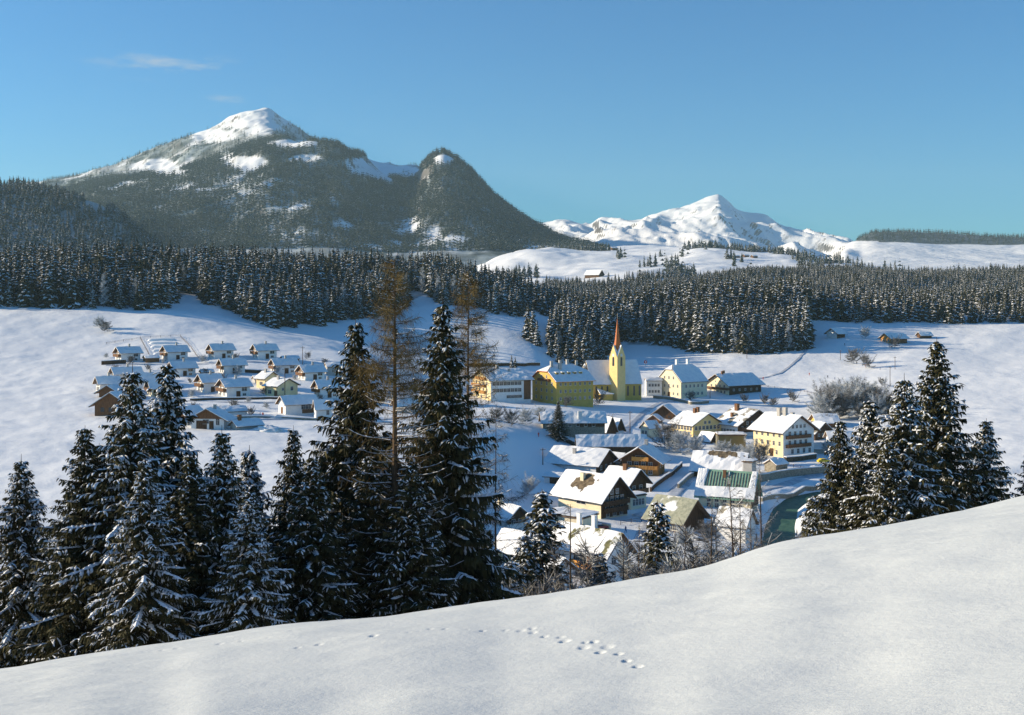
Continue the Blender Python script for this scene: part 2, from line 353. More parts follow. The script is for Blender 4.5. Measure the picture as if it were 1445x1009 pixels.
def base_y(px):      # lower edge of the left forest in the photograph
    return np.interp(px, [-300,0,140,165,215,240,262,285,300,330,360,380,405,425,455,480,510,540,562,585,600,620,670,690,720,740], [430,432,434,437,437,431,419,421,431,440,455,463,464,456,460,451,452,446,438,424,420,430,431,441,445,447])
def near_forest_amount(X, Y, Z):
    px = X / Y * F + CX; py = HY - (Z - CZ) / Y * F
    n = fbm(X / 60, Y / 60, 31, 3)
    f = np.zeros_like(X)
    f = np.maximum(f, np.where((px < 735) & (Y > 600) & (Y < 1150) & (py < base_y(px) - 3), 0.75, 0))
    f = np.maximum(f, np.where((Y > 745) & (Y < 900) & (px > 885) & (px < 1138) & (py < 487), 0.75, 0))
    f = np.maximum(f, np.where((Y > 880) & (Y < 1480) & (px > 740) & (n > -0.35), 0.5, 0))
    f = np.maximum(f, np.where((Y > 1380) & (px < 330), 0.85, 0))
    return f
grid_obj('snowy_ground', np.arange(-300, 1751, 4.0), np.concatenate([logs(45, 400, .010)[:-1], logs(400, 2700, .0055)]), Hn, M_NEAR, near_forest_amount)

# dark wooded mountain on the left
DC = [-300,-100,0,80,140,180,240,300,345,375,400,440,470,500,540,575,600,622,645,670,700,740,775,810,860]
RF = [345,315,292,277,264,256,246,230,214,206,203,199,202,221,247,258,232,220,229,249,281,314,336,352,372]
RS = [325,288,266,254,243,228,205,182,160,158,172,197,213,222,233,237,240,262,280,300,325,345,360,372,385]
RF = np.array(RF, float); RS = np.array(RS, float)
DIP = np.where(RS < RF - 2, RF + 1, RF + 20)
DIP[(np.array(DC) > 495) & (np.array(DC) < 590)] = RF[(np.array(DC) > 495) & (np.array(DC) < 590)] + 2
DARK = Rings(DC, [
 (2500, [385]*16 + [382]*4 + [378,378,378,380,385], 'y'),
 (2850, list(358 + (RF - 358) * 0.12), 'y'),
 (3150, list(350 + (RF - 350) * 0.42), 'y'),
 (3500, list(346 + (RF - 346) * 0.76), 'y'),
 (3800, list(RF), 'y'),
 (4050, list(DIP), 'y'),
 (4500, list(np.minimum(RS * 0.6 + DIP * 0.4, DIP)), 'y'),
 (4900, list(RS), 'y'),
 (5600, list(RS + 60), 'y')])
def Hd(x, y):
    px = x / y * F + CX; z = DARK(px, y) + CZ
    k = np.clip((y - 2600) / 500, 0, 1) * np.clip((5500 - y) / 600, 0, 1)
    edge = 1 - 0.8 * np.exp(-((y - 3800) / 110) ** 2) - 0.75 * np.exp(-((y - 4900) / 150) ** 2)
    xx = x + 0.25 * y
    return z + k * edge * (32 * ridged(xx / 420, y / 900, 51, 5, 0.55) + 14 * fbm(x / 110, y / 160, 55, 4)) + k * 5 * fbm(x / 60, y / 60, 57, 3)
SPOTS = [(345,166,66,22),(300,190,40,10),(215,234,48,10),(235,243,30,6),(342,229,32,12),(412,203,34,6),(545,240,50,13),(525,232,40,12),(585,245,22,10),(624,226,13,6),(430,222,26,5)]
THIN = [(405,280,50,22),(350,175,80,22),(672,322,26,20),(560,320,50,14),(420,335,60,10),(760,345,60,14),(340,262,40,16),(180,240,50,12)]
def spotv(px, py, L):
    f = np.zeros_like(px)
    for a, b_, rx, ry in L: f = np.maximum(f, 1.25 - np.sqrt(((px - a) / rx) ** 2 + ((py - b_) / ry) ** 2))
    return np.clip(f, 0, 1)
def dark_forest(X, Y, Z):
    px = X / Y * F + CX; py = HY - (Z - CZ) / Y * F; n = fbm(X / 70, Y / 70, 61, 5) * 0.8; n2 = fbm(X / 260, Y / 260, 66, 3)
    s = spotv(px, py, SPOTS) + n * 0.75 + n2 * 0.35; gul = ridged((X + .25 * Y) / 240, Y / 700, 68, 4); t = spotv(px, py, THIN)
    f = np.clip(1 - np.clip((s - 0.22) * 5, 0, 1), 0, 1)
    return f * (1 - 0.42 * np.clip(t * 1.2 + n, 0, 1)) * np.clip(0.88 + 0.4 * gul, 0.5, 1)
grid_obj('forested_mountain', np.arange(-300, 861, 3.0), np.linspace(2500, 5600, 330), Hd, M_DARK, dark_forest)

# white mountain range on the right
PC = [560,640,700,755,795,830,850,875,900,920,960,985,1012,1025,1040,1055,1080,1100,1140,1165,1195,1210,1240,1270,1310,1450,1750]
RP = [345,335,327,318,311,319,310,316,316,308,295,284,275,283,297,302,306,318,330,335,345,350,352,352,350,345,340]
Y6 = [352,345,338,330,325,330,322,322,322,316,306,298,293,300,309,316,322,330,338,342,350,352,356,358,358,352,350]
Y45= [360,352,348,340,338,343,338,334,335,332,325,323,321,324,326,328,333,338,345,349,346,337,328,329,332,338,330]
Y35= [372,365,358,348,346,348,346,342,342,341,342,341,340,341,342,343,346,349,354,357,360,352,350,354,358,360,355]
Y27= [392,388,382,368,360,355,352,346,345,346,348,349,350,350,351,352,354,356,363,368,374,376,380,382,384,382,378]
lowv = [388 if p < 1180 else 372 for p in PC]
PEAK = Rings(PC, [(2600, [v + 9 for v in Y27], 'y'), (2750, [v + 2 for v in Y27], 'y'), (3300, lowv, 'y'), (4500, [Y45[i] if PC[i] > 1190 else 384 for i in range(len(PC))], 'y'),
  (5200, [v + 8 for v in Y35], 'y'), (5600, [(a + b_) / 2 + 2 for a, b_ in zip(Y35, Y27)], 'y'), (6100, [a if p < 1200 else 358 for a, p in zip(Y45, PC)], 'y'), (6900, [max(a, b_ + 4) for a, b_ in zip(Y6, RP)], 'y'), (7500, RP, 'y'), (9000, [v + 50 for v in RP], 'y')])
def Hp(x, y):
    px = x / y * F + CX; z = PEAK(px, y) + CZ
    k = np.clip((y - 2750) / 2600, 0.03, 1); e = 1 - 0.9 * np.exp(-((y - 7500) / 520) ** 2)
    xx = x + 0.35 * y
    hill = np.clip((px - 1185) / 30, 0, 1) * np.clip((5600 - y) / 400, 0, 1)
    return z + k * e * (1 - 0.85 * hill) * (115 * (ridged(xx / 560, y / 1100, 71, 6, 0.55) - 0.05) + 18 * fbm(x / 170, y / 200, 75, 4)) + k * 6 * fbm(x / 60, y / 80, 78, 3)
def peak_forest(X, Y, Z):
    px = X / Y * F + CX; py = HY - (Z - CZ) / Y * F; n = fbm(X / 150, Y / 150, 81, 4)
    f = np.where((px > 1200) & (Y > 3900) & (Y < 5000) & (py < 350 + (px - 1240) * 0.10) & ((px > 1240) | (py < 340)), 1.0, 0)
    f = np.maximum(f, np.where((px < 862) & (Y > 5000) & (Y < 6500) & (py > 331 + 10 * n + np.maximum(0, (px - 790)) * 0.30), 0.9, 0))
    return f
grid_obj('snowy_mountain_range', np.arange(560, 1751, 3.0), np.concatenate([np.linspace(2600, 5200, 170)[:-1], np.linspace(5200, 9000, 260)]), Hp, M_PEAK, peak_forest)

# river
mb = MB(); P = []
cr = []
for i in range(len(RIV) - 1):
    for k in range(6):
        t = k / 6.0; a, b_ = RIV[i], RIV[i + 1]; p0 = RIV[max(i - 1, 0)]; p3 = RIV[min(i + 2, len(RIV) - 1)]
        cr.append([0.5 * (2*a[j] + (b_[j]-p0[j])*t + (2*p0[j]-5*a[j]+4*b_[j]-p3[j])*t*t + (-p0[j]+3*a[j]-3*b_[j]+p3[j])*t**3) for j in range(3)])
vs = []
for i, c in enumerate(cr):
    n_ = cr[min(i + 1, len(cr) - 1)]; q = cr[max(i - 1, 0)]; d = Vector((n_[0] - q[0], n_[1] - q[1])).normalized(); w = c[2] + 2.5
    vs += [(c[0] - d.y * w, c[1] + d.x * w, RIVZ), (c[0] + d.y * w, c[1] - d.x * w, RIVZ)]
mb.add(vs, [(2*i, 2*i+1, 2*i+3, 2*i+2) for i in range(len(cr) - 1)])
tag(mb.build('river', WATER), kind='structure')
# ---------------------------------------------------------------- conifers
def low_tree(seed, tiers, nb, snow, seg2=True, width=0.17, top=1.0):
    """unit-height conifer: tiers of drooping tented boughs with snow lying on some of them"""
    r = random.Random(seed); V = []; T = []; M = []
    def tri(a, b, c, m):
        n = len(V); V.extend([a, b, c]); T.append((n, n + 1, n + 2)); M.append(m)
    for k in range(tiers):
        f = k / (tiers - 1); z = 0.06 + 0.90 * f ** 0.92 + r.uniform(-.012, .012); ph = r.uniform(0, 6.28); R = width * 1.22 * (1 - f) ** 0.8 * r.uniform(0.82, 1.12) + 0.012
        th = 0.16 * (1 - f) + 0.05; n = max(4, int(nb * (1 - 0.45 * f))); a0 = r.uniform(0, 6.28)
        for j in range(n):
            a = a0 + 2 * pi * (j + r.uniform(-.3, .3)) / n; L = R * r.uniform(0.6, 1.2) * (1 + .22 * sin(a + ph)); w = (2 * pi * R / n) * r.uniform(0.45, 0.75) + 0.006
            dr = r.uniform(0.3, 0.75) * L; zz = z + r.uniform(-.02, .02)
            ca, sa = cos(a), sin(a)
            def P(rr, s_, dz): return (ca * rr - sa * s_, sa * rr + ca * s_, zz + dz)
            root = P(0, 0, th * 0.45); mid = P(L * 0.6, 0, -dr * 0.35 + 0.012); tip = P(L, r.uniform(-.2, .2) * w, -dr)
            sl_ = P(L * 0.62, -w * 0.5, -dr * 0.8 - 0.012); sr = P(L * 0.62, w * 0.5, -dr * 0.8 - 0.012)
            tri(root, sl_, mid, 0); tri(root, mid, sr, 0); tri(mid, sl_, tip, 0); tri(mid, tip, sr, 0)
            if r.random() < snow:
                e = 0.004; t0, t1 = r.uniform(.2, .45), r.uniform(.75, 1.0); ws = w * r.uniform(.3, .75)
                def S(t, s_): 
                    base = -dr * (0.35 * t / 0.6 if t < 0.6 else 0.35 + 0.65 * (t - .6) / .4) + (0.012 + e if t < .95 else e)
                    return P(L * t, s_, base - abs(s_) * 0.5)
                tri(S(t0, 0), S((t0 + t1) / 2, -ws), S(t1, 0), 1); tri(S(t0, 0), S(t1, 0), S((t0 + t1) / 2, ws), 1)
    tri((-.012, 0, 0.9), (.012, 0, 0.9), (0, 0, top), 0); tri((0, -.012, 0.9), (0, .012, 0.9), (0, 0, top), 0)
    for j in range(4):      # stem
        a, b = pi / 2 * j, pi / 2 * (j + 1); q = .011
        tri((cos(a) * q, sin(a) * q, -0.06), (cos(b) * q, sin(b) * q, -0.06), (0, 0, 0.5), 2)
    return np.array(V, np.float32), np.array(T, np.int32), np.array(M, np.int32)
def join_trees(name, temps, pos, hs, mats, label, cat, parts=1):
    VV = []; TT = []; MM = []; off = 0
    for (V, T, M), k in zip(temps, range(len(temps))):
        sel = np.arange(len(pos)) % len(temps) == k; p = pos[sel]; h = hs[sel]
        if not len(p): continue
        a = rng.uniform(0, 2 * pi, len(p)); wd = rng.uniform(0.75, 1.5, len(p)) * h
        X = V[None, :, 0] * np.cos(a)[:, None] - V[None, :, 1] * np.sin(a)[:, None]; Y = V[None, :, 0] * np.sin(a)[:, None] + V[None, :, 1] * np.cos(a)[:, None]
        W = np.stack([X * wd[:, None] + p[:, None, 0], Y * wd[:, None] + p[:, None, 1], V[None, :, 2] * h[:, None] + p[:, None, 2]], -1).reshape(-1, 3)
        TT.append((T[None] + (np.arange(len(p)) * len(V))[:, None, None]).reshape(-1, 3) + off); MM.append(np.tile(M, len(p))); VV.append(W); off += len(W)
    me = np_mesh(name, np.concatenate(VV), np.concatenate(TT), mats, np.concatenate(MM))
    return tag(link(bpy.data.objects.new(name, me)), label, cat, kind='stuff')
MID = [low_tree(s, 19, 11, sn, width=w) for s, w, sn in ((1, .15, .9), (2, .17, .6), (3, .135, .8), (4, .16, .45), (5, .145, .95), (6, .18, .7))]
LOW = [low_tree(s, 13, 8, sn, width=w) for s, w, sn in ((11, .15, .9), (12, .17, .5), (13, .14, .75), (14, .16, .95), (15, .18, .35), (16, .15, .8))]
TINY = [low_tree(s, 4, 5, sn, width=w) for s, w, sn in ((21, .2, .30), (22, .22, .1), (23, .19, .45))]

cand = []
def scatter(n, px0, px1, D0, D1, cond, hr, sp, temp_kind):
    px = rng.uniform(px0, px1, n); D = np.sqrt(rng.uniform(D0 ** 2, D1 ** 2, n)); x = (px - CX) / F * D; z = Hn(x, D)
    py = HY - (z - CZ) / D * F; ok = cond(px, py, D, x); px, D, x, z = px[ok], D[ok], x[ok], z[ok]
    keep = []; cell = {}
    for i in range(len(px)):
        c = (int(x[i] // sp), int(D[i] // sp)); bad = False
        for dx in (-1, 0, 1):
            for dy in (-1, 0, 1):
                for j in cell.get((c[0] + dx, c[1] + dy), ()):
                    if (x[i] - x[j]) ** 2 + (D[i] - D[j]) ** 2 < sp * sp: bad = True
        if not bad: cell.setdefault(c, []).append(i); keep.append(i)
    hn = fbm(x / 28, D / 28, 77, 2); return [(x[i], D[i], z[i], (hr[0] + (hr[1] - hr[0]) * min(1, max(0, .45 + .75 * hn[i] + random.uniform(-.32, .4)))), temp_kind) for i in keep]
# the wood behind the village on the left
A1 = scatter(16000, -190, 735, 600, 960, lambda px, py, D, x: (py < base_y(px) + 1.5 * np.sin(px / 5)) & ~((px > 246) & (px < 284) & (py > 421 - 8)) & ~((px>575)&(px<606)&(py>412)) & (fbm(x / 38, D / 38, 131, 2) > -.42), (13, 27), 5.4, 'L')
# the wood on the slope right of the church
def right_base(px): return np.interp(px, [872,885,920,960,1000,1050,1100,1138], [478,482,484,491,497,499,499,492])
A2 = scatter(12000, 872, 1140, 700, 890, lambda px, py, D, x: (py < right_base(px)) & ((fbm(x / 34, D / 34, 133, 2) > -.42) | (py > 470)), (18, 31), 5.0, 'R')
near_sp = sorted(A1 + A2, key=lambda t: t[1])
# of each wood the trees standing at its front edge are things of their own
def front_key(t): px = t[0] / t[1] * F + CX; py = HY - (t[2] - CZ) / t[1] * F; return py - (base_y(px) if t[4] == 'L' else right_base(px))
near_sp.sort(key=front_key, reverse=True)
inview = [t for t in near_sp if -10 < t[0] / t[1] * F + CX < 1455]; outv = [t for t in near_sp if not (-10 < t[0] / t[1] * F + CX < 1455)]
L_ = [t for t in inview if t[4] == 'L'][:165]; R_ = [t for t in inview if t[4] == 'R'][:75]
front = set(map(id, L_ + R_)); rest = [t for t in near_sp if id(t) not in front]

SPM = []
for i, (V, T, M) in enumerate(MID): SPM.append(np_mesh('spruce_tree', V, T, [NEEDLE, SNOWT, BARK], M))
def put_tree(name, me, p, h, rz, label, cat, group=None, wd=1.0):
    o = bpy.data.objects.new(name, me); link(o); o.location = p; o.scale = (h * wd, h * wd, h); o.rotation_euler = (0, 0, rz)
    return tag(o, label, cat, group)
for i, t in enumerate(L_): put_tree('spruce_tree', SPM[i % 6], t[:3], t[3], random.uniform(0, 6.28), 'snow dusted spruce at the front edge of the wood above the left village', 'spruce tree', 'spruces at the edge of the left wood', random.uniform(.85, 1.35))
for i, t in enumerate(R_): put_tree('spruce_tree', SPM[i % 6], t[:3], t[3], random.uniform(0, 6.28), 'tall snow dusted spruce at the front edge of the wood right of the church', 'spruce tree', 'spruces at the edge of the right wood', random.uniform(.85, 1.3))
ar = np.array([t[:4] for t in rest if t[4] == 'L']); join_trees('spruce_wood', LOW, ar[:, :3], ar[:, 3], [NEEDLE, SNOWT, BARK], 'deep snow dusted spruce wood on the hill behind the left village', 'wood')
ar = np.array([t[:4] for t in rest if t[4] == 'R']); join_trees('spruce_wood', LOW, ar[:, :3], ar[:, 3], [NEEDLE, SNOWT, BARK], 'dark spruce wood on the slope right of the church spire', 'wood')
# scattered spruces between the two woods
MIDSP = [(752,482,52),(745,478,50),(758,487,36),(776,502,28),(786,500,40),(789,512,26),(800,510,30),(797,478,58),(803,486,62),(812,500,58),(822,492,60),(815,516,26),(823,520,30),(834,486,70),(829,470,64),(843,482,60),(838,511,30),(848,505,36),(850,478,66),(808,462,44),(862,478,62),(858,470,70),(866,462,60),(885,468,40),(825,428,30),(839,432,34),(800,440,40),(848,440,32),(862,444,46),(853,515,26),(831,524,26),(884,470,44),(722,522,22),(727,523,20)]
for i, (px, py, hp) in enumerate(MIDSP):
    p = at(px, py, 560, 1100)
    put_tree('spruce_tree', SPM[(i * 5 + 2) % 6], p - Vector((0, 0, .5)), hp * p.y / F + .5, i * 1.7, 'snowy spruce standing in the loose group behind the church', 'spruce tree', 'scattered spruces behind the church', 1.15)
C3 = scatter(2600, 776, 874, 600, 860, lambda px, py, D, x: (py < np.interp(px, [776, 800, 830, 860, 874], [492, 508, 520, 505, 480])) & ~((px < 800) & (py < 470)), (17, 30), 6.5, 'C')
for i, t in enumerate(sorted(C3, key=lambda t: t[1])[:60]):
    put_tree('spruce_tree', SPM[(i * 5 + 1) % 6], t[:3], t[3] * (.55 if t[1] < 650 else 1), i * 1.3, 'snowy spruce standing in the loose group behind the church', 'spruce tree', 'scattered spruces behind the church', 1.1)
# far tree belts
def belt(px, py, D, x):
    n = fbm(x / 70, D / 70, 91, 3)
    a = (px > 955 + (D - 1400) * .35) & (D > 980) & (D < 1640) & ((n > -0.62))
    b_ = (px > 700) & (px <= 960) & (D > 840) & (D < 1250 + 260 * (px > 770)) & (n > -0.24) & ~((py > 427) & (py < 452) & (px > 790) & (px < 850) & (n < .2))
    c_ = (px > 885) & (px < 1330) & (D > 880) & (D < 1000) & (n > -0.3)
    c_ |= (px > 1138) & (D > 815) & (D < 1000)
    l = (px < 720) & (D > 940) & (D < 1060)
    return a | b_ | c_ | l
B = scatter(16000, -100, 1600, 815, 1080, belt, (11, 24), 5.6, 'B') + scatter(42000, 600, 1600, 1080, 1640, belt, (8, 15), 4.8, 'B')
ar = np.array([t[:4] for t in B]); join_trees('spruce_wood', LOW, ar[:, :3], ar[:, 3], [NEEDLE, SNOWT, BARK], 'broad belt of snowy forest crossing the valley below the white hills', 'wood')
def hills(px, py, D, x):
    n = fbm(x / 60, D / 60, 95, 3)
    a = (np.abs(D - (2290 + (px - 1030) * 0.5)) < 55) & (px > 965) & (px < 1118)
    a |= (D > 1560) & (D < 1660) & (((px > 935) & (px < 980)) | ((px > 700) & (px < 760) & (n > 0)))
    a |= (D > 1560) & (D < 2100) & (px > 870) & (n > 0.52)
    a |= (np.abs(D - 1800 - (px - 1140) * 1.2) < 30) & (px > 1125) & (px < 1200) & (n > -0.1)
    a |= (px < 262) & (D > 1500) & (D < 1960) & (n > -0.75) & ~((py < 297) & (px > 120) & (px < 170))
    a |= (D > 2250) & (D < 2680) & (px > 760) & (px < 860) & (py > 353)
    return a
B = scatter(40000, -100, 1560, 1500, 2680, hills, (12, 21), 6.0, 'B')
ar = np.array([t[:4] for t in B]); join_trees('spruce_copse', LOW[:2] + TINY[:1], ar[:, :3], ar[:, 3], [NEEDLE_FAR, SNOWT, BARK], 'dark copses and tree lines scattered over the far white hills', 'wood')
# trees covering the dark mountain
def mtrees(n, us, Dr, hf, ff, hr, thr, seed):
    px = rng.uniform(us[0], us[1], n); D = rng.uniform(Dr[0], Dr[1], n); x = (px - CX) / F * D; z = hf(x, D)
    f = ff(x, D, z); ok = rng.uniform(0, 1, n) < f * thr - 0.02
    h = rng.uniform(hr[0], hr[1], n)
    return np.stack([x, D, z - 0.5, h], -1)[ok]
ar = mtrees(52000, (-120, 858), (2750, 4150), Hd, dark_forest, (13, 26), 1.0, 1)
ar2 = mtrees(9000, (-120, 640), (4150, 5000), Hd, dark_forest, (12, 20), 0.5, 1)
ar = np.concatenate([ar, ar2])
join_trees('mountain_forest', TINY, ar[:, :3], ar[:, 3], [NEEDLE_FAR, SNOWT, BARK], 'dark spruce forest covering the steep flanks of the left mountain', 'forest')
ar = mtrees(16000, (600, 1600), (3900, 6500), Hp, peak_forest, (12, 22), 1.0, 1)
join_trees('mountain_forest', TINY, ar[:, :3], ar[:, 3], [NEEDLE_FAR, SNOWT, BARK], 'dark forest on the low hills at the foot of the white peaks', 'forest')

# ---------------------------------------------------------------- large spruces of the foreground
def strips(P0, P1, P2, w0, w1, up, tent):
    """quads along P0-P1-P2; tent>0 gives a roof-shaped section (snow)"""
    side = np.cross(P2 - P0, up); side /= (np.linalg.norm(side, axis=1, keepdims=True) + 1e-9)
    V = []; n = len(P0)
    if not tent:
        V = np.stack([P0 - side * w0[:, None], P0 + side * w0[:, None], P1 - side * w1[:, None], P1 + side * w1[:, None], P2 - side * w1[:, None] * .25, P2 + side * w1[:, None] * .25], 1)
        Q = np.array([(0, 1, 3, 2), (2, 3, 5, 4)])
    else:
        t = np.zeros_like(P0); t[:, 2] = 1
        hh = (w0 * 0.75)[:, None] * t; h1 = (w1 * 0.8)[:, None] * t
        V = np.stack([P0 - side * w0[:, None] * .5, P0 + hh * .5, P0 + side * w0[:, None] * .5, P1 - side * w1[:, None], P1 + h1, P1 + side * w1[:, None], P2 - side * w1[:, None] * .35, P2 + h1 * .3, P2 + side * w1[:, None] * .35], 1)
        Q = np.array([(0, 1, 4, 3), (1, 2, 5, 4), (3, 4, 7, 6), (4, 5, 8, 7)])
    nv = V.shape[1]
    return V.reshape(-1, 3), (Q[None] + (np.arange(n) * nv)[:, None, None]).reshape(-1, 4)
def big_spruce(seed, h, rb, snowp, gap=0.30, droop=0.55, dens=1.0, sag=1.0):
    r = np.random.default_rng(seed); FV = []; FQ = []; SV = []; SQ = []; fo = so_ = 0
    br = MB()
    z = 0.05 * h
    up = np.array([[0, 0, 1.0]])
    while z < h * 0.985:
        f = z / h; R = rb * (1 - f) ** 0.92 * (1.0 if f > .15 else 0.8 + f) * r.uniform(0.78, 1.12) + 0.10
        nb = int(r.integers(5, 8)) if f < .9 else 4
        a0 = r.uniform(0, 6.28)
        for j in range(nb):
            a = a0 + 2 * pi * j / nb + r.uniform(-.35, .35); L = R * r.uniform(0.6, 1.15)
            upk = 0.05 + 0.45 * f ** 1.5; dk = droop * (1 - 0.5 * f) * r.uniform(.7, 1.3) * sag
            d = np.array([cos(a), sin(a), 0]); sd = np.array([-sin(a), cos(a), 0])
            zo = z + r.uniform(-.12, .12)
            def B(t): return np.outer(t * L, d) + np.outer(zo + L * (upk * t - dk * t * t + 0.16 * t ** 4), [0, 0, 1])
            n = max(5, int(L / 0.13 * dens)); 
            for sgn in (-1, 1, 0):
                m = n if sgn else int(n * 0.8)
                t = np.clip(r.uniform(0.10, 1.0, m), 0, 1); p0 = B(t)
                l = (0.22 + 0.20 * L * (1 - t * 0.75)) * r.uniform(.6, 1.25, m); l = np.minimum(l, 0.95)
                if sgn: dirv = d[None] * r.uniform(.45, .9, m)[:, None] + sd[None] * (sgn * r.uniform(.5, 1.0, m))[:, None] + up * (-r.uniform(.15, .75, m))[:, None]
                else: dirv = d[None] * r.uniform(.1, .5, m)[:, None] + sd[None] * r.uniform(-.35, .35, m)[:, None] + up * (-r.uniform(.6, 1.2, m))[:, None]; 
                dirv /= np.linalg.norm(dirv, axis=1, keepdims=True)
                p1 = p0 + dirv * (l * .55)[:, None]; p2 = p0 + dirv * l[:, None] + up * (-0.22 * l)[:, None]
                w = r.uniform(.035, .065, m)
                upv = np.repeat(up, m, 0) + r.normal(0, .5, (m, 3))
                V, Q = strips(p0, p1, p2, w * .7, w, upv, 0); FV.append(V); FQ.append(Q + fo); fo += len(V)
                if sgn:
                    clump = vnoise(np.full(m, a * 3.0 + 20), p0[:, 2] * 1.3 + t * 3, seed) 
                    s = (r.uniform(0, 1, m) < snowp * (0.35 + 0.9 * t) * np.where(clump > .5, 1.9, .35) * (0.30 + 1.3 * f))
                    if s.any():
                        q0 = p0[s] + up * .015; q1 = p1[s] + up * .02; q2 = p0[s] * .12 + p2[s] * .88 + up * .015
                        V, Q = strips(q0, q1, q2, w[s] * r.uniform(.7, 1.1, s.sum()), w[s] * r.uniform(.8, 1.25, s.sum()), np.repeat(up, s.sum(), 0), 1); SV.append(V); SQ.append(Q + so_); so_ += len(V)
            if r.uniform() < snowp * (2.1 - 1.0 * f):     # snow along the bough itself
                k = max(3, int(L / .35)); ts = np.linspace(r.uniform(.15, .5), 1.0, k + 1); q = B(ts) + up * .03
                ww = r.uniform(.06, .2, k + 1) * (1.1 if L > 1.2 else .8); ww[-1] = .03
                a_, b_ = q[:-1], q[1:]
                V, Q = strips(a_, (a_ + b_) / 2, b_, ww[:-1] * 1.6, (ww[:-1] + ww[1:]) / 2, np.repeat(up, k, 0), 1); SV.append(V); SQ.append(Q + so_); so_ += len(V)
            if L > 1.0: q = B(np.linspace(0, .9, 5)); br.tube([tuple(x) for x in q], [.035, .03, .022, .014, .006], 3, cap=False)
        z += gap * (0.6 + 0.6 * (1 - f)) * r.uniform(.7, 1.3)
    tr = MB(); tr.tube([(0, 0, -1.0), (0.02, 0, h * .3), (0, .03, h * .7), (0, 0, h)], [h * .0135, h * .0105, h * .005, .01], 8)
    tr.v += []; n0 = len(tr.v); tr.v += br.v; tr.f += [tuple(i + n0 for i in f_) for f_ in br.f]; tr.m += br.m
    return (tr.mesh('trunk', BARK), np_mesh('crown', np.concatenate(FV), np.concatenate(FQ), NEEDLE_NEAR), np_mesh('snow', np.concatenate(SV), np.concatenate(SQ), SNOWT), h)
PROT = {
 'heavy': big_spruce(101, 24, 6.2, 0.23, droop=.62),
 'heavy2': big_spruce(102, 22, 5.7, 0.25, droop=.55),
 'dark': big_spruce(103, 25, 5.6, 0.10, droop=.42, dens=1.25),
 'dark2': big_spruce(104, 24, 5.8, 0.11, droop=.48, dens=1.2),
 'young': big_spruce(105, 13, 2.3, 0.22, gap=.34, droop=.25, dens=.8),
 'frosty': big_spruce(106, 18, 3.9, 0.60, droop=.5),
}
def near_spruce(kind, px, ytop, D, wd, label, group=None, rz=0, name='spruce_tree'):
    p = onD(px, D); p.z -= 0.3; top = CZ - (ytop - HY) / F * D; h = top - p.z
    tr, cr, sn, h0 = PROT[kind]; s = h / h0
    root = empty(name, p, rz, label, 'spruce tree', group); 
    for nm, me in (('trunk', tr), ('crown', cr), ('snow', sn)):
        c = bpy.data.objects.new(nm, me); link(c, root); c.scale = (s * wd, s * wd, s)
    return root
near_spruce('dark2', 625, 422, 62, 1.15, 'tallest snow flecked spruce just left of the village centre, sharp tipped', rz=.4)
near_spruce('dark', 502, 450, 64, 1.25, 'tall dark spruce left of the bare larch, snow only on its tip', rz=2.0)
near_spruce('heavy', 187, 512, 56, 1.24, 'snow laden spruce at the left with drooping white boughs, left one of the twin tips', rz=1.0)
near_spruce('heavy2', 236, 510, 60, 1.24, 'snow laden spruce at the left, right one of the twin tips', rz=3.3)
near_spruce('heavy', 313, 600, 55, 1.22, 'drooping snowy spruce below the brown gabled chalet at the left', rz=4.6)
near_spruce('frosty', 352, 628, 66, 1.22, 'bushy frosted spruce right of the brown gabled chalet', rz=2.6)
near_spruce('dark2', 414, 600, 63, 1.1, 'slender tipped spruce below the long low white house', rz=5.2)
near_spruce('heavy2', 140, 625, 64, 1.22, 'broad snowy spruce left of the twin tipped pair', rz=0.3)
near_spruce('heavy', 30, 640, 62, 1.22, 'snowy spruce at the left, second from the left edge of the row', rz=2.2)
near_spruce('heavy2', -70, 680, 66, 1.22, 'snowy spruce at the far left margin', rz=5.0)
near_spruce('dark', 520, 640, 60, 1.5, 'dark spruce filling the gap behind the bare larch trunk', rz=1.2)
near_spruce('dark2', 455, 640, 74, 1.22, 'dark spruce behind and left of the tall spruce with the snowy tip', rz=.2)
near_spruce('dark', 690, 745, 66, 1.0, 'dark low spruce at the right foot of the tallest spruce', rz=3.0)
near_spruce('young', 765, 690, 118, 1.7, 'thin young spruce in front of the arched garden wall', rz=.5)
near_spruce('young', 722, 790, 100, 1.8, 'small dark spruce at the crest of the near snow slope', rz=2.5)
near_spruce('young', 928, 706, 135, 1.6, 'thin young spruce in front of the patchy roofed barn', rz=1.5)
near_spruce('young', 846, 778, 120, 1.6, 'small spruce right of the house with the orange balcony', rz=3.5)
near_spruce('young', 742, 752, 116, 1.6, 'young spruce left of the thin young one by the garden wall', rz=4.5)
near_spruce('dark', 1186, 590, 100, 1.2, 'dark spruce on the right bank of the river, snow on its tip', rz=.8)
near_spruce('heavy2', 1228, 562, 104, 1.35, 'snowy spruce right of the river, between two darker ones', rz=1.8)
near_spruce('heavy', 1276, 526, 92, 1.4, 'large snow streaked spruce near the right edge', rz=5.5)
near_spruce('dark2', 1322, 476, 98, 1.35, 'tallest dark spruce of the right hand group', rz=2.9)
near_spruce('heavy2', 1392, 590, 100, 1.3, 'snowy spruce in the right margin', rz=4.0)
near_spruce('dark', 1460, 620, 100, 1.3, 'dark spruce at the far right margin', rz=1.0)
near_spruce('young', 1146, 698, 150, 1.3, 'small frosted spruce on the snowy river bank', rz=.2)
near_spruce('dark', 1208, 640, 94, 1.3, 'dark low spruce filling between the right hand spruces', rz=2.0)
near_spruce('dark2', 1252, 620, 90, 1.3, 'dark low spruce below the large streaked one at the right', rz=3.0)
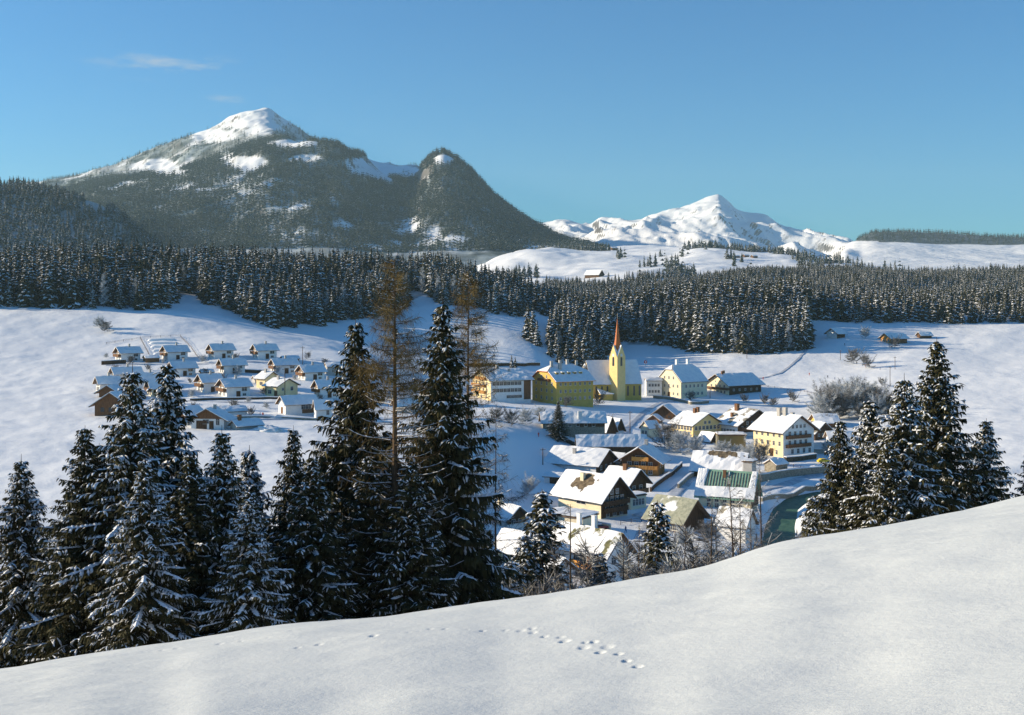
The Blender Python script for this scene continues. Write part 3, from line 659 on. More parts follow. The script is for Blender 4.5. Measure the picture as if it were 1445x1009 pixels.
near_spruce('dark2', 788, 565, 395, 1.5, 'isolated dark spruce standing before the long farm row', rz=1.0)
near_spruce('young', 722, 512, 545, 1.3, 'small dark spruce on the white field above the white hall', rz=1.0)

for i, (kd, px, yt, D, wd, lab) in enumerate([('dark2', 440, 640, 56, 1.5, 'dark broad spruce between the slender tipped one and the tall snow tipped one'), ('dark', 545, 610, 72, 1.35, 'dark spruce in the gap left of the bare larch trunk'), ('heavy', 205, 640, 50, 1.3, 'snow streaked spruce in front of the twin tipped pair'), ('heavy2', 352, 690, 50, 1.35, 'drooping snowy spruce low in front of the bushy frosted one'), ('dark', 580, 650, 58, 1.45, 'dark spruce filling between bare larch and tallest spruce'), ('dark2', 660, 660, 70, 1.0, 'dark spruce right behind the lower half of the tallest spruce'), ('dark', 268, 640, 54, 1.5, 'snowy spruce low between the twin tipped pair and the drooping one'), ('dark', 120, 600, 56, 1.4, 'dark spruce low behind the left corner')]):
    near_spruce(kd, px, yt, D, wd, lab, rz=i * 1.1)

# ---------------------------------------------------------------- larches and bare trees
def bare_tree(seed, h, spread, nbr, z0, lift, twigs, tw, tcol, bark, tzone=(0.0, 1.0), snow=0.5, lean=0.0, fan=False, tl=(.25, .8), rad=None, droop_t=.6, upt=1.0):
    r = np.random.default_rng(seed); tr = MB(); sn = MB(); TV = []; TQ = []; to = 0; up = np.array([[0, 0, 1.0]])
    R0 = rad or h * .010
    tr.tube([(0, 0, -1), (lean * .2, 0, h * .35), (lean * .5, .05, h * .7), (lean, 0, h)], [R0 * 1.1, R0 * .8, R0 * .45, .012], 7)
    for i in range(nbr):
        f = z0 + (1 - z0) * (i + r.uniform(0, 1)) / nbr; z = h * f
        L = spread * ((1 - f) ** .6 * (1.0 if not fan else 1.2) + .12) * r.uniform(.55, 1.2); a = r.uniform(0, 6.28)
        d = np.array([cos(a), sin(a), 0]); x0 = lean * f
        li = lift if not fan else lift * r.uniform(.15, 1.15)
        def B(t): return np.outer(t * L, d) + np.outer(z + L * (li * t * upt - .55 * t * t * (1 - li) + .45 * t ** 3), [0, 0, 1]) + np.array([[x0, 0, 0]])
        q = B(np.linspace(0, 1, 7)); rr = min(R0 * .2, .045) * (1 - f * .5)
        tr.tube([tuple(x) for x in q], [rr, rr * .85, rr * .7, rr * .55, rr * .4, rr * .3, .008], 4, cap=False)
        if r.uniform() < snow:
            k = 7; q = B(np.linspace(.08, .97, k)) + up * (rr * .8)
            w = np.full(k - 1, max(rr * 1.1, .03)); V, Q = strips(q[:-1], (q[:-1] + q[1:]) / 2, q[1:], w, w, np.repeat(up, k - 1, 0), 1); sn.add(V.tolist(), [tuple(x) for x in Q.tolist()])
        if tzone[0] <= f <= tzone[1]: m = int(twigs * L / spread * 1.5) + 4
        else: m = int(twigs * .22 * L / spread) + 3
        t = r.uniform(.12, 1, m) ** .8; p0 = B(t); l = r.uniform(tl[0], tl[1], m) * (1.2 - .5 * t) * min(1.0, .4 + L / spread)
        dv = r.normal(0, .6, (m, 3)) + d[None] * .35; dv[:, 2] = r.uniform(-1.0, .7, m) * droop_t + (lift * .6 if fan else 0); dv /= np.linalg.norm(dv, axis=1, keepdims=True)
        p1 = p0 + dv * (l * .5)[:, None]; p2 = p0 + dv * l[:, None] + up * ((-.15 if not fan else .1) * l)[:, None]
        ww = r.uniform(.5, 1.3, m) * tw; upv = r.normal(0, 1, (m, 3))
        V, Q = strips(p0, p1, p2, ww, ww * .8, upv, 0); TV.append(V); TQ.append(Q + to); to += len(V)
    sm = sn.mesh('snow', SNOWT) if sn.v else None
    return tr.mesh('trunk', bark), np_mesh('twigs', np.concatenate(TV), np.concatenate(TQ), tcol), sm
def put_bare(meshes, name, p, rz, label, cat, group=None, s=1.0):
    root = empty(name, p, rz, label, cat, group)
    for nm, me in zip(('trunk', 'twigs', 'snow'), meshes):
        if me is not None: c = bpy.data.objects.new(nm, me); link(c, root); c.scale = (s, s, s)
    return root
def on_top(px, ytop, D): p = onD(px, D); return p, CZ - (ytop - HY) / F * D - p.z
p, h = on_top(557, 368, 60); L1 = bare_tree(201, h, 3.6, 230, .25, .2, 200, .0075, LARCHTWIG, LARCHBARK, (.72, 1.0), .6, rad=.26, tl=(.4, 1.1), droop_t=1.4); put_bare(L1, 'larch_tree', p, 0, 'tall bare larch with golden brown top and snow lined boughs, left of the tallest spruce', 'larch tree')
p, h = on_top(661, 385, 66); L2 = bare_tree(202, h, 3.6, 190, .35, .2, 200, .0075, LARCHTWIG, LARCHBARK, (.78, 1.0), .4, rad=.20, tl=(.4, 1.1), droop_t=1.4); put_bare(L2, 'larch_tree', p, 1, 'tall bare larch with reddish trunk and brown top, right behind the tallest spruce', 'larch tree')
p, h = on_top(583, 560, 70); L3 = bare_tree(203, h, 3.0, 50, .3, .3, 50, .010, BARETWIG, BARK, (.7, 1.0), .5, rad=.13); put_bare(L3, 'bare_tree', p, 1, 'slim bare tree directly right of the golden topped larch trunk', 'bare tree')
p, h = on_top(700, 585, 70); L4 = bare_tree(204, h, 4.0, 40, .45, .15, 130, .009, BARETWIG, BARK, (.5, 1.0), .5, rad=.12, droop_t=1.0); put_bare(L4, 'bare_tree', p, 1, 'drooping fine twigged bare tree against the blue bank, right of the tallest spruce', 'bare tree')
thin = bare_tree(205, 12, 1.6, 26, .3, .5, 30, .012, BARETWIG, LARCHBARK, (.3, 1.0), .2, rad=.11)
thin2 = bare_tree(206, 12, 2.2, 30, .25, .6, 40, .012, BARETWIG, BARK, (.3, 1.0), .3, rad=.10, lean=.5)
for i, (px, yt, D, lab) in enumerate([(805,712,112,'thin bare tree in front of the two white chimneys'),(781,730,118,'thin bare sapling left of the tree by the two white chimneys'),(902,740,125,'thin bare tree by the patchy roofed barn, left side'),(1037,668,128,'tall thin bare birch before the green roofed house'),(1044,700,130,'second thin stem close right of the tall birch'),(1028,742,126,'short bare stem left of the tall birch'),(1005,700,132,'bare stem left of the green roofed house corner'),(1019,730,135,'bare sapling between the barn and the tall birch'),(1059,712,140,'bare stem at the corner of the green roofed house'),(960,745,130,'crooked bare tree beside the patchy roofed barn'),(880,760,120,'twiggy bare tree right of the house with the orange balcony'),(1075,640,230,'bare tree growing at the right end of the green roof')]):
    p, h = on_top(px, yt, D); put_bare((thin, thin2)[i % 2], 'bare_tree', p, i * 1.3, lab, 'bare tree', s=h / 12)
# frosted shrubs and orchard trees
bushes = [bare_tree(300 + i, 5, 3.4, 46, .02, .75, 150, .022, FROST, BARETWIG, (0, 1), .2, fan=True, rad=.07, tl=(.4, 1.3), droop_t=.5, upt=1.5) for i in range(3)]
bushd = [bare_tree(310 + i, 5, 3.2, 40, .05, .75, 120, .020, BARETWIG, BARETWIG, (0, 1), .2, fan=True, rad=.07, tl=(.4, 1.2), droop_t=.5, upt=1.5) for i in range(2)]
BU = [
 (960,640,30,0,'white frosted bush between the yellow school and the barn roof'),(982,642,27,0,'frosted bush right beside the barn roof with the round bare patch, left of it'),(945,636,22,0,'small frosted bush left of the frosted pair below the school'),(1018,648,24,0,'white frosted tree rising behind the roof with the round bare patch'),(1038,650,22,0,'frosted tree right behind the roof with the round bare patch'),(1056,655,30,0,'frosted tree in front of the left corner of the hotel'),(938,634,38,1,'bare tree in front of the small cream house'),
 (700,600,26,1,'bare orchard tree below the white hall, left one'),(722,602,24,1,'bare orchard tree below the white hall, middle one'),(742,600,22,0,'frosted orchard tree below the yellow inn, left one'),(762,592,18,0,'frosted orchard tree below the yellow inn, right one'),(820,572,20,1,'bare shrub before the church choir'),(845,573,18,1,'bare shrub at the foot of the church tower'),(800,575,16,1,'bare shrub before the olive wall of the yellow inn'),(860,600,14,1,'small bare tree on the slope below the church'),
 (1205,514,22,1,'dark thicket on the blue slope above the right hand spruces, upper part'),(1222,520,20,1,'dark thicket on the blue slope above the right hand spruces, lower part'),(1245,545,12,1,'small bush on the blue slope by the power pole'),(1262,492,16,1,'bare tree beside the far yellow farmhouse'),(1221,478,16,0,'frosted tree between the two far farmhouses'),
 (1080,571,14,1,'dark shrubs right of the long farmhouse, left one'),(1092,574,13,1,'dark shrubs right of the long farmhouse, right one'),(1118,568,16,1,'small lone bare tree on the snowfield right of the farmhouse'),(1050,568,12,1,'bushes at the foot of the wooden barn wall'),(968,560,14,1,'dark shrub at the corner of the parsonage'),(975,566,14,1,'dark hedge bush right of the parsonage corner'),
 (1030,745,34,1,'tangled bush beneath the green roofed house'),(1000,770,36,1,'tangled bush by the river fence, left one'),(965,775,30,0,'frosted bush at the crest below the barn'),(905,800,34,1,'bush at the crest of the near slope, left of the barn'),(870,800,30,0,'frosted bush beside the wall of the orange balcony house'),(1090,640,26,1,'bare shrub beside the small snow capped stone hut'),(1075,655,30,1,'bare shrub left of the small snow capped stone hut'),
 (1165,600,16,1,'bare shrub right of the hotel'),(1170,640,20,0,'frosted shrub between the hotel and the right hand spruces'),(148,470,18,1,'frosty bush on the slope at the left edge'),(140,462,14,0,'white bush on the slope at the left edge, above the other'),(660,598,20,0,'frosted shrub right behind the tallest spruce'),(745,700,26,0,'frosted shrub above the arched garden wall'),(1140,748,16,0,'frosted shrub on the snowy point in the river bend')]
for i, (px, py, hp, k, lab) in enumerate(BU):
    p = at(px, py, 100 if py > 660 else 180); put_bare((bushes[i % 3] if k == 0 else bushd[i % 2])[:2], 'bush', p, i * 2.1, lab, 'bush', s=hp * p.y / F / 6.2)
for i, (px, py_, D, hp, k) in enumerate([(868, 812, 112, 46, 1), (893, 800, 118, 50, 1), (912, 796, 125, 60, 1), (942, 790, 122, 50, 1), (955, 785, 130, 46, 0), (975, 784, 140, 60, 1), (998, 780, 135, 60, 1), (1018, 775, 138, 58, 0), (1048, 770, 140, 44, 1), (790, 820, 100, 50, 1), (815, 815, 104, 40, 1), (838, 815, 108, 46, 1), (1065, 765, 150, 40, 1), (700, 820, 88, 60, 1)]):
    p = onD(px, D); put_bare((bushes[i % 3] if k == 0 else bushd[i % 2])[:2], 'bush', p, i * 2.1, 'tangled leafless bush growing just beyond the crest of the near slope', 'bush', 'bushes along the crest', s=((CZ - (py_ - hp * .6 - HY) / F * D) - p.z) / 7.6)
gb = []
for i in range(46):
    px = 150 + (i * 61.7) % 330; py = 505 + (i * 37.3) % 88; p = at(px, py, 280); o = put_bare(bushd[i % 2][:2] if i % 3 else bushes[0][:2], 'garden_shrub', p, i, 'little leafless shrub in a snowy garden of the left village', 'shrub', 'garden shrubs of the left village', s=.28 + .3 * random.random())
flarch = [bare_tree(330 + i, 20, 3.0, 90, .12, .3, 34, .03, FROST, BARETWIG, (0, 1), .0, rad=.16, tl=(.6, 1.6), droop_t=.9) for i in range(2)]
for i in range(44):
    if i < 26: px = 146 + i * 22.5; py = float(base_y(px)) - 1 - (i * 7) % 9; D0 = 560
    else: px = 790 + (i - 26) * 19; py = (float(right_base(px)) if px > 872 else 478 + (i * 11) % 24) - 1; D0 = 600
    p = at(px, py, D0); put_bare(flarch[i % 2][:2], 'frosted_larch', p, i * 1.7, 'pale frost covered leafless tree standing among the dark spruces at the wood edge', 'larch tree', 'frosted leafless trees at the wood edges', s=.6 + .45 * random.random())
# the frosted alder grove above the right hand spruces
grove = [(1160,592,44),(1172,590,50),(1185,592,48),(1198,590,52),(1211,592,46),(1224,590,50),(1237,592,42),(1250,590,46),(1168,584,46),(1181,583,50),(1194,582,50),(1207,582,48),(1220,583,50),(1233,584,46),(1246,583,40),(1188,577,44),(1203,576,46),(1216,577,44),(1230,578,40)]
for i, (px, py, hp) in enumerate(grove):
    p = at(px, py, 300); put_bare((bushes[i % 3] if i % 3 == 0 else bushd[i % 2])[:2], 'alder_tree', p, i * 1.9, 'pale frosted alder in the grove above the right hand spruces', 'alder tree', 'frosted alders in the grove', s=hp * p.y / F / 7.6)
# ---------------------------------------------------------------- building materials
def plaster(name, c, k=0.86, sc=0.6): return noisy(name, tuple(v * k for v in c), c, sc, 0.9, 6, 0.15, 9.0, lo=0.3, hi=0.6)
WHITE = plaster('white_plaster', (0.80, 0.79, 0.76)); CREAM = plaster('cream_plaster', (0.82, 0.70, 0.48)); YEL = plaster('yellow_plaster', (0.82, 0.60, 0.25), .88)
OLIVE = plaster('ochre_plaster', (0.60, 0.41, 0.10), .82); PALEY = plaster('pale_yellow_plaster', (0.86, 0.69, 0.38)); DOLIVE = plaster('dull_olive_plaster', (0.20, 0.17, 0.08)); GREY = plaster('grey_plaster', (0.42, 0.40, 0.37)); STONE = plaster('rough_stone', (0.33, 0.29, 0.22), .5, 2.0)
WOOD = noisy('dark_wood', (0.055, 0.028, 0.014), (0.13, 0.07, 0.035), 1.5, 0.85, 4, 0.3, 6.0, stretch=(4, 4, .6))
BROWN = noisy('brown_wood', (0.12, 0.055, 0.025), (0.22, 0.11, 0.05), 1.5, 0.85, 4, 0.3, 6.0, stretch=(4, 4, .6))
GOLD = noisy('golden_wood', (0.30, 0.13, 0.03), (0.52, 0.27, 0.08), 1.5, 0.8, 4, 0.2, 6.0, stretch=(4, 4, .6))
ORANGE = noisy('orange_wood', (0.55, 0.24, 0.05), (0.72, 0.36, 0.09), 1.5, 0.8, 4, 0.2, 6.0)
FRAME = plaster('window_frame', (0.70, 0.68, 0.62)); DARKFR = plaster('dark_frame', (0.12, 0.07, 0.04))
SPIRE = noisy('copper_red_shingles', (0.42, 0.10, 0.02), (0.62, 0.18, 0.04), 1.2, 0.6, 4, 0.3, 4.0, stretch=(1, 1, 3))
SLATE = noisy('dark_shingles', (0.07, 0.065, 0.06), (0.18, 0.16, 0.14), 1.4, 0.8, 4, 0.3, 4.0)
TILE = noisy('brown_tiles', (0.13, 0.08, 0.05), (0.22, 0.15, 0.10), 1.4, 0.85, 4, 0.3, 4.0)
PACK = noisy('packed_snow_road', (0.34, 0.37, 0.42), (0.62, 0.64, 0.67), 0.5, 0.7, 6, 0.3, 2.5)
GRAVEL = noisy('bare_ground', (0.16, 0.13, 0.09), (0.42, 0.40, 0.36), 0.5, 0.95, 6, 0.3, 2.5)
GLASS, nt, b = newmat('window_glass'); b.inputs['Base Color'].default_value = (0.035, 0.04, 0.05, 1); b.inputs['Roughness'].default_value = 0.12; b.inputs['Specular IOR Level'].default_value = 0.5
METAL, nt, b = newmat('grey_metal'); b.inputs['Base Color'].default_value = (0.3, 0.3, 0.3, 1); b.inputs['Metallic'].default_value = 0.7; b.inputs['Roughness'].default_value = 0.45
def patchy_snow(name, under1, under2, thr, sc=0.25, spot=None, stretch=None):
    """snow with bare patches where the roofing shows"""
    m, nt, b = newmat(name); N = nt.nodes.new; K = nt.links.new
    t = N('ShaderNodeTexCoord'); src = t.outputs['Object']
    if stretch: q = N('ShaderNodeMapping'); q.inputs['Scale'].default_value = stretch; K(src, q.inputs[0]); ss = q.outputs[0]
    else: ss = src
    n = N('ShaderNodeTexNoise'); n.inputs['Scale'].default_value = sc; n.inputs['Detail'].default_value = 6; K(ss, n.inputs[0])
    val = n.outputs[0]
    if spot:
        s = N('ShaderNodeVectorMath'); s.operation = 'SUBTRACT'; s.inputs[1].default_value = spot[0]; K(src, s.inputs[0])
        w = N('ShaderNodeVectorMath'); w.operation = 'MULTIPLY'; w.inputs[1].default_value = tuple(1 / max(v, .01) for v in spot[1]); K(s.outputs[0], w.inputs[0])
        l = N('ShaderNodeVectorMath'); l.operation = 'LENGTH'; K(w.outputs[0], l.inputs[0])
        a = N('ShaderNodeMath'); a.operation = 'MULTIPLY_ADD'; a.inputs[1].default_value = -0.5; K(l.outputs['Value'], a.inputs[0]); K(n.outputs[0], a.inputs[2]); val = a.outputs[0]
    r = N('ShaderNodeMapRange'); r.inputs['From Min'].default_value = thr - .02; r.inputs['From Max'].default_value = thr + .02; K(val, r.inputs['Value'])
    n2 = N('ShaderNodeTexNoise'); n2.inputs['Scale'].default_value = 1.2; n2.inputs['Detail'].default_value = 5; K(src, n2.inputs[0])
    c = N('ShaderNodeValToRGB'); c.color_ramp.elements[0].color = (*under1, 1); c.color_ramp.elements[1].color = (*under2, 1); c.color_ramp.elements[0].position = .4; c.color_ramp.elements[1].position = .6; K(n2.outputs[0], c.inputs[0])
    x = N('ShaderNodeMix'); x.data_type = 'RGBA'; K(r.outputs[0], x.inputs[0]); x.inputs[6].default_value = (.85, .85, .85, 1); K(c.outputs[0], x.inputs[7]); K(x.outputs[2], b.inputs['Base Color'])
    b.inputs['Roughness'].default_value = .75
    bp_ = N('ShaderNodeBump'); bp_.inputs['Strength'].default_value = .4; bp_.inputs['Distance'].default_value = .15; bp_.invert = True; K(r.outputs[0], bp_.inputs['Height']); K(bp_.outputs[0], b.inputs['Normal'])
    return m
PATCH = patchy_snow('melting_roof_snow', (0.20, 0.17, 0.12), (0.34, 0.31, 0.24), 0.57)
MOSS = patchy_snow('mossy_roof_snow', (0.10, 0.10, 0.04), (0.22, 0.20, 0.09), 0.58)

# ---------------------------------------------------------------- building kit (local frame: ridge along X, facade on -Y)
def poly_slab(mb, poly, t, m=0):
    P = [Vector(p) for p in poly]; n = (P[1] - P[0]).cross(P[2] - P[1]).normalized()
    if n.z < 0: n = -n; P = P[::-1]
    mb.prism(P, n * t, m)
def snow_sheet(poly4, t, seed, amp=.06, lift=0.0, nu=14, nv=8):
    """soft snow slab over a quad a-b-c-d (a,b eave, c,d ridge)"""
    A, B_, C, D_ = [Vector(p) for p in poly4]; n = (B_ - A).cross(C - B_).normalized()
    if n.z < 0: n = -n
    r = random.Random(seed); V = []; ids = {}
    mb = MB()
    for j in range(nv + 1):
        for i in range(nu + 1):
            u, v = i / nu, j / nv; p = (A * (1 - u) + B_ * u) * (1 - v) + (D_ * (1 - u) + C * u) * v
            e = min(1.0, min(u, 1 - u) * nu * .55, v * nv * .55 + .0); nn_ = float(vnoise(p.x * .55 + seed, p.y * .55 + p.z * .3, seed)) + .5 * float(vnoise(p.x * 1.6, p.y * 1.6 + seed, seed + 3)); th = t * (0.35 + 0.45 * min(1, e)) * (.55 + .8 * nn_) + r.uniform(-amp, amp) * t * .5
            if j == 0: p = p + (A - D_).normalized() * (r.uniform(-.08, .08) + .35 * (float(vnoise(p.x * .8 + seed, p.y * .8, seed)) - .35))
            V.append(p + n * (lift + max(th, .04)))
    nn = len(V)
    for j in range(nv + 1):
        for i in range(nu + 1):
            u, v = i / nu, j / nv; p = (A * (1 - u) + B_ * u) * (1 - v) + (D_ * (1 - u) + C * u) * v; V.append(p + n * lift)
    Fc = []
    w = nu + 1
    for j in range(nv):
        for i in range(nu): a = j * w + i; Fc.append((a, a + 1, a + w + 1, a + w))
    def edge(a, b_): Fc.append((a, nn + a, nn + b_, b_))
    for i in range(nu): edge(i, i + 1); edge(nv * w + i + 1, nv * w + i)
    for j in range(nv): edge((j + 1) * w, j * w); edge(j * w + nu, (j + 1) * w + nu)
    mb.add(V, Fc); return mb
def frame_of(face, L, W):
    return {'F': (Vector((-L/2, -W/2, 0)), Vector((1, 0, 0)), L, 0.0, Vector((0, -1, 0))), 'L': (Vector((-L/2, W/2, 0)), Vector((0, -1, 0)), W, -pi/2, Vector((-1, 0, 0))),
            'R': (Vector((L/2, -W/2, 0)), Vector((0, 1, 0)), W, pi/2, Vector((1, 0, 0))), 'B': (Vector((L/2, W/2, 0)), Vector((-1, 0, 0)), L, pi, Vector((0, 1, 0)))}[face]
WM = {}
def window_mesh(w, h, frame, arch=False, shut=None):
    key = (round(w, 1), round(h, 1), frame.name, arch, shut.name if shut else None)
    if key in WM: return WM[key]
    w, h = key[0], key[1]; t = .09; mb = MB()
    mb.box(-w/2 - t, -.06, -h/2 - t, -w/2, .0, h/2 + t); mb.box(w/2, -.06, -h/2 - t, w/2 + t, .0, h/2 + t)
    mb.box(-w/2, -.06, h/2, w/2, .0, h/2 + t); mb.box(-w/2 - t, -.10, -h/2 - t - .05, w/2 + t, .0, -h/2 - t)
    mb.box(-w/2, -.06, -h/2 - t, w/2, .0, -h/2)
    mb.box(-.03, -.05, -h/2, .03, -.02, h/2); mb.box(-w/2, -.045, h*.12, w/2, -.02, h*.12 + .05)
    if shut:
        for s in (-1, 1): x = s * (w/2 + t + w*.22); mb.box(x - w*.2, -.07, -h/2, x + w*.2, -.01, h/2, 1)
    g = MB(); g.box(-w/2, -.02, -h/2, w/2, .0, h/2)
    if arch:
        n0 = 10; pts = [(cos(pi * k / n0) * w/2, -.02, h/2 + sin(pi * k / n0) * w*.7) for k in range(n0 + 1)]; g.prism(pts, (0, .02, 0))
    WM[key] = (mb.mesh('window', [frame, shut or frame]), g.mesh('pane', GLASS)); return WM[key]
def put_window(root, face, L, W, u, z, w, h, frame=None, arch=False, shut=None, off=0.0):
    o0, ux, ln, rz, nrm = frame_of(face, L, W); fm, gm = window_mesh(w, h, frame or FRAME, arch, shut)
    o = bpy.data.objects.new('window', fm); link(o, root); o.location = o0 + ux * (u * ln) + Vector((0, 0, z)) + nrm * (.004 + off); o.rotation_euler = (0, 0, rz)
    g = bpy.data.objects.new('pane', gm); link(g, o); return o
def balcony(root, face, L, W, u0, u1, z, depth, mat, rail=1.0):
    o0, ux, ln, rz, n = frame_of(face, L, W); mb = MB(); w = (u1 - u0) * ln
    mb.box(0, -depth, -.15, w, 0, 0); mb.box(0, -depth - .05, 0.004, w, -depth + .03, rail); mb.box(0, -depth + .034, 0.004, .06, 0, rail); mb.box(w - .06, -depth + .034, 0.004, w, 0, rail)
    mb.box(-.04, -depth - .09, rail + .004, w + .04, -depth + .07, rail + .09)
    k = max(2, int(w / 1.0))
    for i in range(k + 1): x = i * (w - .12) / k; mb.box(x, -depth - .09, -.3, x + .12, -depth - .054, rail)
    o = mb.build('balcony', mat, root); o.location = o0 + ux * (u0 * ln) + Vector((0, 0, z)) + n * .004; o.rotation_euler = (0, 0, rz); return o
def chimney(roof, x, y, z0, z1, s=.5, mat=None, snow=True):
    mb = MB(); mb.box(x - s, y - s*.8, z0, x + s, y + s*.8, z1); mb.box(x - s - .08, y - s*.8 - .08, z1 + .003, x + s + .08, y + s*.8 + .08, z1 + .12)
    c = mb.build('chimney', mat or GREY, roof)
    return c
HN = [0]
def house(label, cat, px, py, a, b_, alpha, he, rise, wall=None, D=None, gable=None, gsplit=0.62, gfaces='LR', gu=None, over=.9, end=.8, eave_mat=None, roofmat=None, snow=True, snowm=None, st=.38, wins=(), doors=(), balcs=(), chims=(), name='house', base=4.0, side=None, clip=0.0, shed=0.0, spot=None, extra=None, frame=None, group=None, flat=False, D0=140.0):
    HN[0] += 1
    P = onD(px, D) if D else at(px, py, D0)
    d = P.y; s = d / F; az = atan((px - CX) / F); al = radians(alpha)
    if alpha < 0: L = a * s / cos(al); W = b_ * s / sin(-al); sx = -1
    else: W = a * s / sin(al); L = b_ * s / cos(al); sx = 1
    th = al - az; ex = Vector((cos(th), sin(th), 0)); ey = Vector((-sin(th), cos(th), 0))
    ctr = P + ex * (L / 2 * sx) + ey * (W / 2); he = he * s; rise = rise * s
    wall = wall or WHITE; root = empty(name, ctr, th, label, cat, group)
    # wall body with both gables
    yt = W / 2; zt = he + rise
    mb = MB()
    if clip:
        g = [(-yt, -base), (yt, -base), (yt, he), (yt * clip, he + rise * (1 - clip)), (-yt * clip, he + rise * (1 - clip)), (-yt, he)]
    elif flat: g = [(-yt, -base), (yt, -base), (yt, he), (-yt, he)]
    else: g = [(-yt, -base), (yt, -base), (yt, he), (0, zt), (-yt, he)]
    mb.prism([(-L/2, y, z) for y, z in g], (L, 0, 0)); mb.build('wall', wall, root)
    if side:   # wooden or other coloured facing of the long front
        m2_ = MB(); m2_.box(side[1] * L - L/2, -W/2 - .06, he * side[3], side[2] * L - L/2, -W/2 - .003, he - .02); m2_.build('cladding', side[0], root)
    if gable:
        for f in gfaces:
            m3 = MB(); x0 = -L/2 - .08 if f == 'L' else L/2 + .003; zs = he * gsplit
            pg = [(-yt, zs), (yt, zs), (yt, he), (yt * clip, he + rise * (1 - clip)), (-yt * clip, he + rise * (1 - clip)), (-yt, he)] if clip else [(-yt, zs), (yt, zs), (yt, he), (0, zt), (-yt, he)]
            m3.prism([(x0, y * .995, z - .02) for y, z in pg], (.077, 0, 0)); m3.build('gable_boards', gable, root)
    # roof
    k = rise / (W / 2) if W else 0; roofmat = roofmat or TILE; th_ = .22
    rf = MB()
    if flat:
        rf.box(-L/2 - end, -W/2 - over, he + .01, L/2 + end, W/2 + over, he + .25)
        quads = [[(-L/2 - end, -W/2 - over, he + .25), (L/2 + end, -W/2 - over, he + .25), (L/2 + end, W/2 + over, he + .25), (-L/2 - end, W/2 + over, he + .25)]]
    else:
        lz = .03; ridge = zt + lz; ez = he - k * over + lz; cl = 0
        quads = []
        for sg in (-1, 1):
            X0, X1 = -L/2 - end, L/2 + end
            if clip:
                cz = he + rise * (1 - clip) + lz; cy = sg * W/2 * clip; xi = W/2 * clip * 1.1
                rf_poly = [(X0, sg * (W/2 + over), ez), (X1, sg * (W/2 + over), ez), (X1, cy, cz), (X1 - xi, 0, ridge), (X0 + xi, 0, ridge), (X0, cy, cz)]
                poly_slab(rf, rf_poly, th_); quads.append(rf_poly)
            else:
                q = [(X0, sg * (W/2 + over), ez), (X1, sg * (W/2 + over), ez), (X1, 0, ridge), (X0, 0, ridge)]
                poly_slab(rf, q, th_); quads.append(q)
        if clip:
            for sg in (-1, 1):
                X = sg * (L/2 + end); cz = he + rise * (1 - clip) + lz; xi = W/2 * clip * 1.1
                poly_slab(rf, [(X, -W/2 * clip, cz), (X, W/2 * clip, cz), (X - sg * xi, 0, ridge)], th_)
    ro = rf.build('roof', eave_mat or roofmat, root)
    if snow:
        sm = snowm or SNOW
        if spot:
            sm = patchy_snow('roof_snow_with_bare_spot', (0.09, 0.065, 0.04), (0.20, 0.15, 0.09), -0.0, 0.5, spot=((spot[0] * L, -W/2 * spot[1], he + rise * (1 - spot[1])), (spot[2], spot[3] , spot[3])))
        smb = MB()
        for qi, q in enumerate(quads):
            if clip:
                P_ = [Vector(p) for p in q]; n = (P_[1] - P_[0]).cross(P_[2] - P_[1]).normalized()
                if n.z < 0: n = -n
                c_ = sum(P_, Vector()) / len(P_); poly_slab(smb, [p + (c_ - p) * .015 + n * (th_ + .004) for p in P_], st * .7)
            else:
                n = (Vector(q[1]) - Vector(q[0])).cross(Vector(q[2]) - Vector(q[1])).normalized()
                if n.z < 0: n = -n
                qq = [Vector(p) for p in q]
                one = snow_sheet(qq, st, HN[0] * 7 + qi, lift=th_ + .004, nu=max(6, min(26, int(L / 1.0))), nv=max(4, min(12, int(W / 1.2))))
                n0 = len(smb.v); smb.v += one.v; smb.f += [tuple(i + n0 for i in f) for f in one.f]; smb.m += one.m
        if clip:
            for sg in (-1, 1):
                X = sg * (L/2 + end) * .995; cz = he + rise * (1 - clip) + .03 + th_; xi = W/2 * clip * 1.1
                poly_slab(smb, [(X, -W/2 * clip * .95, cz + .02), (X, W/2 * clip * .95, cz + .02), (X - sg * xi * .97, 0, ridge + th_)], st * .6)
        smb.build('snow_cover', sm, ro, smooth=False)
    for c in chims:
        u, v = c[0], c[1]; hgt = c[2] if len(c) > 2 else 1.4; sz = c[3] if len(c) > 3 else .45; mt = c[4] if len(c) > 4 else None
        x = u * L; y = -W/2 * v; z = he + (0 if flat else rise * (1 - abs(v))); chimney(ro, x, y, z - .3, z + hgt + .6, sz, mt)
    for w_ in wins:
        f, n, zf, ww, hh = w_[:5]; u0, u1 = (w_[5], w_[6]) if len(w_) > 6 else (.12, .88); kw = w_[7] if len(w_) > 7 else {}
        off = .084 if (gable and f in gfaces and he * zf > he * gsplit + .1) else (.062 if side and f == 'F' and kw.get('c') else 0)
        for i in range(n):
            u = u0 + (u1 - u0) * (i + .5) / n
            put_window(root, f, L, W, u, he * zf, ww, hh, kw.get('frame', frame), kw.get('arch', False), kw.get('shut'), off)
    for f, u, w2, h2, mt in doors:
        o0, ux, ln, rz, n_ = frame_of(f, L, W); mb = MB(); mb.box(-w2/2, -.07, 0, w2/2, .0, h2); mb.box(-w2/2 - .1, -.1, 0, -w2/2 - .003, .0, h2 + .1); mb.box(w2/2 + .003, -.1, 0, w2/2 + .1, .0, h2 + .1); mb.box(-w2/2 - .003, -.1, h2 + .003, w2/2 + .003, .0, h2 + .1)
        o = mb.build('door', mt, root); o.location = o0 + ux * (u * ln) + Vector((0, 0, .05)) + n_ * .004; o.rotation_euler = (0, 0, rz)
